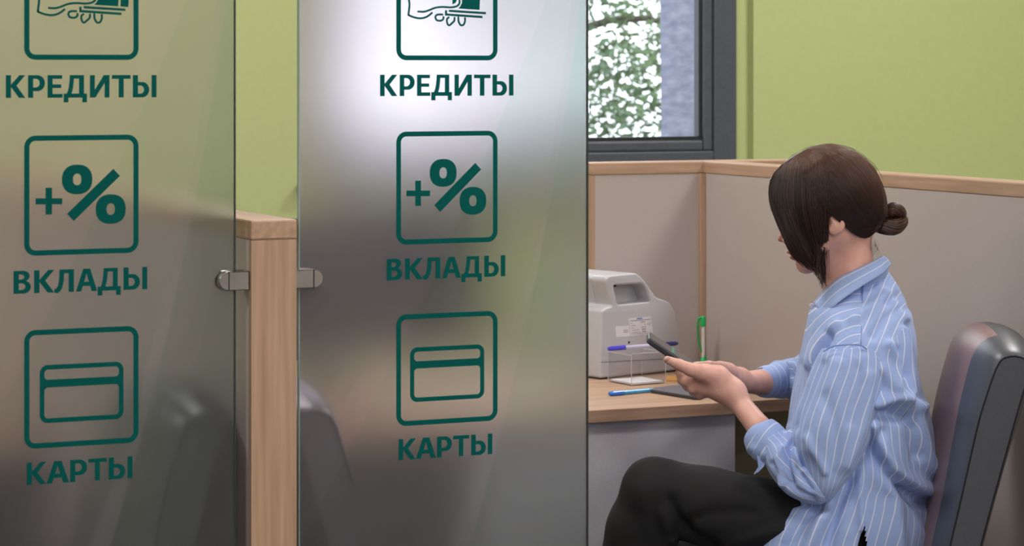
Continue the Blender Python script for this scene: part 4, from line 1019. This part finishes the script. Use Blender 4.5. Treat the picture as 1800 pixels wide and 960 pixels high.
# far sleeve and cuff
fu = [(1505,606,.15,40),(1480,640,.28,46),(1440,662,.40,52),(1410,668,.44,47),(1385,667,.45,39),(1366,669,.44,33)]
V, Fc, st_ = limb(fu, 60, 100, stripes=17); clothmesh('sleeve', V, Fc, st_, [([(1390,640),(1380,660),(1385,690)], 5, .005), ([(1402,630),(1396,660)], 5, -.005)], sh, namp=.004, nsc=(25, 25, 25))
fc_ = [(1340,671,.395,22),(1341,671,.396,28),(1346,671,.405,31),(1358,670,.42,33),(1370,668,.435,37),(1374,667,.44,37),(1372,667,.44,30)]
V, Fc, st_ = limb(fc_, 40, 90, along=False); clothmesh('cuff', V, Fc, st_, [], sh, namp=.0015)
# collar
topr = [(1552,450,0),(1549,452,-.028),(1532,461,-.046),(1505,474,-.052),(1476,488,-.050),(1452,508,-.046),(1430,533,-.036)]
botr = [(1566,466,0),(1563,469,-.034),(1550,482,-.066),(1513,504,-.094),(1474,531,-.106),(1459,545,-.100),(1446,560,-.086)]
for s_ in (1, -1):
    A_ = spline(topr, 40); B_ = spline(botr, 40); V = []; st_ = []; nv = 12
    for i in range(40):
        for j in range(nv):
            v = j/(nv-1); pA, pB = K(A_[i][0], A_[i][1], s_*A_[i][2]), K(B_[i][0], B_[i][1], s_*B_[i][2])
            q = pA + (pB-pA)*v; q[1] += -s_*.006*math.sin(v*math.pi); q[2] += .003*math.sin(v*math.pi); V.append(q); st_.append(v*2.3 + .15)
    Fc = [(i*nv+j, (i+1)*nv+j, (i+1)*nv+j+1, i*nv+j+1) for i in range(39) for j in range(nv-1)]
    if s_ < 0: Fc = [f[::-1] for f in Fc]
    co_ = obj('collar', l2w(np.array(V)), Fc, shirt_m, sh, smooth=True, attrs={'stripe': st_}); so = co_.modifiers.new('t', 'SOLIDIFY'); so.thickness = .0022; so.offset = 0
# collar stand ring and the open neckline
sr = [(1552,455,0),(1549,458,-.030),(1530,470,-.048),(1500,486,-.053),(1468,508,-.050),(1440,540,-.034),(1424,552,-.014)]
sb = [(1562,484,0),(1558,487,-.034),(1538,498,-.058),(1500,512,-.066),(1468,530,-.062),(1444,556,-.046),(1421,570,-.014)]
for s_ in (1, -1):
    A_ = spline(sr, 30); B_ = spline(sb, 30); V = []
    for i in range(30): V += [K(A_[i][0], A_[i][1], s_*A_[i][2]), K(B_[i][0], B_[i][1], s_*B_[i][2])]
    Fc = [(2*i, 2*i+2, 2*i+3, 2*i+1) for i in range(29)]
    o = obj('collar_stand', l2w(np.array(V)), Fc, shirt_m, sh, smooth=True, attrs={'stripe': [.1]*len(V)}); so = o.modifiers.new('t', 'SOLIDIFY'); so.thickness = .002
def tsurf(x, y, lift=.0015):
    y_, xf, xb, wd = [np.interp(y, TRA[:, 0], TRA[:, j]) for j in range(4)]; ra = (xb-xf)/2; u = min(abs((x-(xf+xb)/2)/ra), .995)
    return K(x, y, -wd*(1-u**e_)**(1/e_) - lift)
sm = MB()
for pts in ([(1519,486),(1516,530),(1513,606)],):
    Q = spline(pts, 24); sm.add(*tube([tsurf(*q) for q in Q], .0011, 6))
Vn = l2w(np.array(sm.V)); obj('seam', Vn, sm.F, seam_m, sh, smooth=True)
Q = spline([(1447,618),(1465,609),(1490,606),(1512,607),(1524,614)], 40)
obj('seam', l2w(np.array(tube([K(x, y, -.176 - .012*math.exp(-((x-1500)/35.)**2)) for x, y in Q], .0013, 6)[0])), tube([(0,0,i) for i in range(40)], 1, 6)[1], seam_m, sh)
for bx, by, bd in ((1320,943,-.075),(1355,899,-.06),(1379,871,-.045)):
    q = K(bx, by, bd); V, Fc = tube([q, q + [-.0012, -.002, 0], q + [-.0016, -.0030, 0]], [.0058, .0058, .0048], 16); bo = obj('button', l2w(np.array(V)), Fc, button_m, sh)
q = K(1427, 538, -.030); V, Fc = tube([q, q + [0, -.002, 0]], [.0052, .0045], 16); obj('button', l2w(np.array(V)), Fc, button_m, sh)

# trousers
leg = [
 [(1530,960,-.04,84),(1500,948,-.07,80),(1380,922,-.07,74),(1240,889,-.07,66.5),(1154,868,-.07,61),(1128,928,-.06,58),(1104,1010,-.05,55),(1052,1235,-.02,46)],
 [.02,(1530,975,.06,88),(1500,985,.08,82),(1300,975,.08,70),(1238,966,.08,65),(1230,1060,.08,56),(1218,1410,.08,46)],
]
ax, Pg = grid(np.array([.05, 4.46, .05]), np.array([.86, 4.98, .80]), .0065)
f = None
for c in leg:
    pts = [p for p in c if not isinstance(p, float)]; g = None
    for a, b in zip(pts[:-1], pts[1:]):
        e = cone(Pg, a, b); g = e if g is None else smin(g, e, .012)
    f = g if f is None else smin(f, g, .012)
V, Fc = nets(f, ax)
XF = [([(1180,880),(1205,930),(1260,960)], 9, -.007), ([(1165,900),(1175,940),(1210,975)], 9, .006), ([(1320,900),(1240,905),(1180,940)], 10, -.005), ([(1130,860),(1140,930)], 14, .003), ([(1300,850),(1360,880)], 10, .003), ([(1260,960),(1340,940),(1380,930)], 9, .004)]
clothmesh('trousers', V, Fc, np.zeros(len(V)), XF, wo, trouser, namp=.004)
for (ax_, ay_, bx, by, d_) in ((1215,1450,1130,1490,.08),(1040,1275,960,1312,-.02)):
    a, b = K(ax_, ay_, d_), K(bx, by, d_)
    axg, Pq = grid(np.minimum(a, b) - .09, np.maximum(a, b) + .09, .006)
    g = smin(sd_cone(Pq, a, b, .043, .030), sd_cone(Pq, a + [.02, 0, -.01], a + [0, 0, .03], .045, .045), .02)
    if d_ > 0: g = np.maximum(g, .004 - Pq[..., 2])
    V, Fc = nets(g, axg); obj('shoe', l2w(V), Fc, shoe_m, wo, smooth=True)

# ================================================================== PHONE in her hands
pc = K(1199, 633, .018); Ld = np.array([-.83, 0, .56]); Ld /= np.linalg.norm(Ld); Wd = np.array([.03, 1., .075]); Wd -= Ld*(Wd @ Ld); Wd /= np.linalg.norm(Wd); Nd = np.cross(Ld, Wd)
if Nd[2] < 0: Nd = -Nd
ph = thing('smartphone', 'dark grey smartphone held by the seated woman above the desk', 'smartphone', tuple(l2w(pc)))
def prr(l, w, r, n=6):
    return arc(l-r, w-r, r, r, 0, 90, n) + arc(-l+r, w-r, r, r, 90, 180, n) + arc(-l+r, -w+r, r, r, 180, 270, n) + arc(l-r, -w+r, r, r, 270, 360, n)
pf = lambda a, b, c_: pc + Ld*a + Wd*b + Nd*c_
LP_ = prr(.076, .036, .009)
V, Fc = extrude_poly([l2w(pf(a, b, -.0060)) for a, b in LP_], l2w(Nd*.0105)); bevel(obj('body', V, Fc, phone_m, ph), .0025, 3)
V, Fc = extrude_poly([l2w(pf(a, b, .0046)) for a, b in prr(.073, .0335, .007)], l2w(Nd*.0006)); obj('screen', V, Fc, phone_glass, ph)
V, Fc = extrude_poly([l2w(pf(a, b, .0053)) for a, b in ((.020,-.032),(.026,-.032),(.026,.032),(.020,.032))], l2w(Nd*.0002)); obj('screen_reflection', V, Fc, phone_reflection, ph)  # strip of painted green reflection on the display
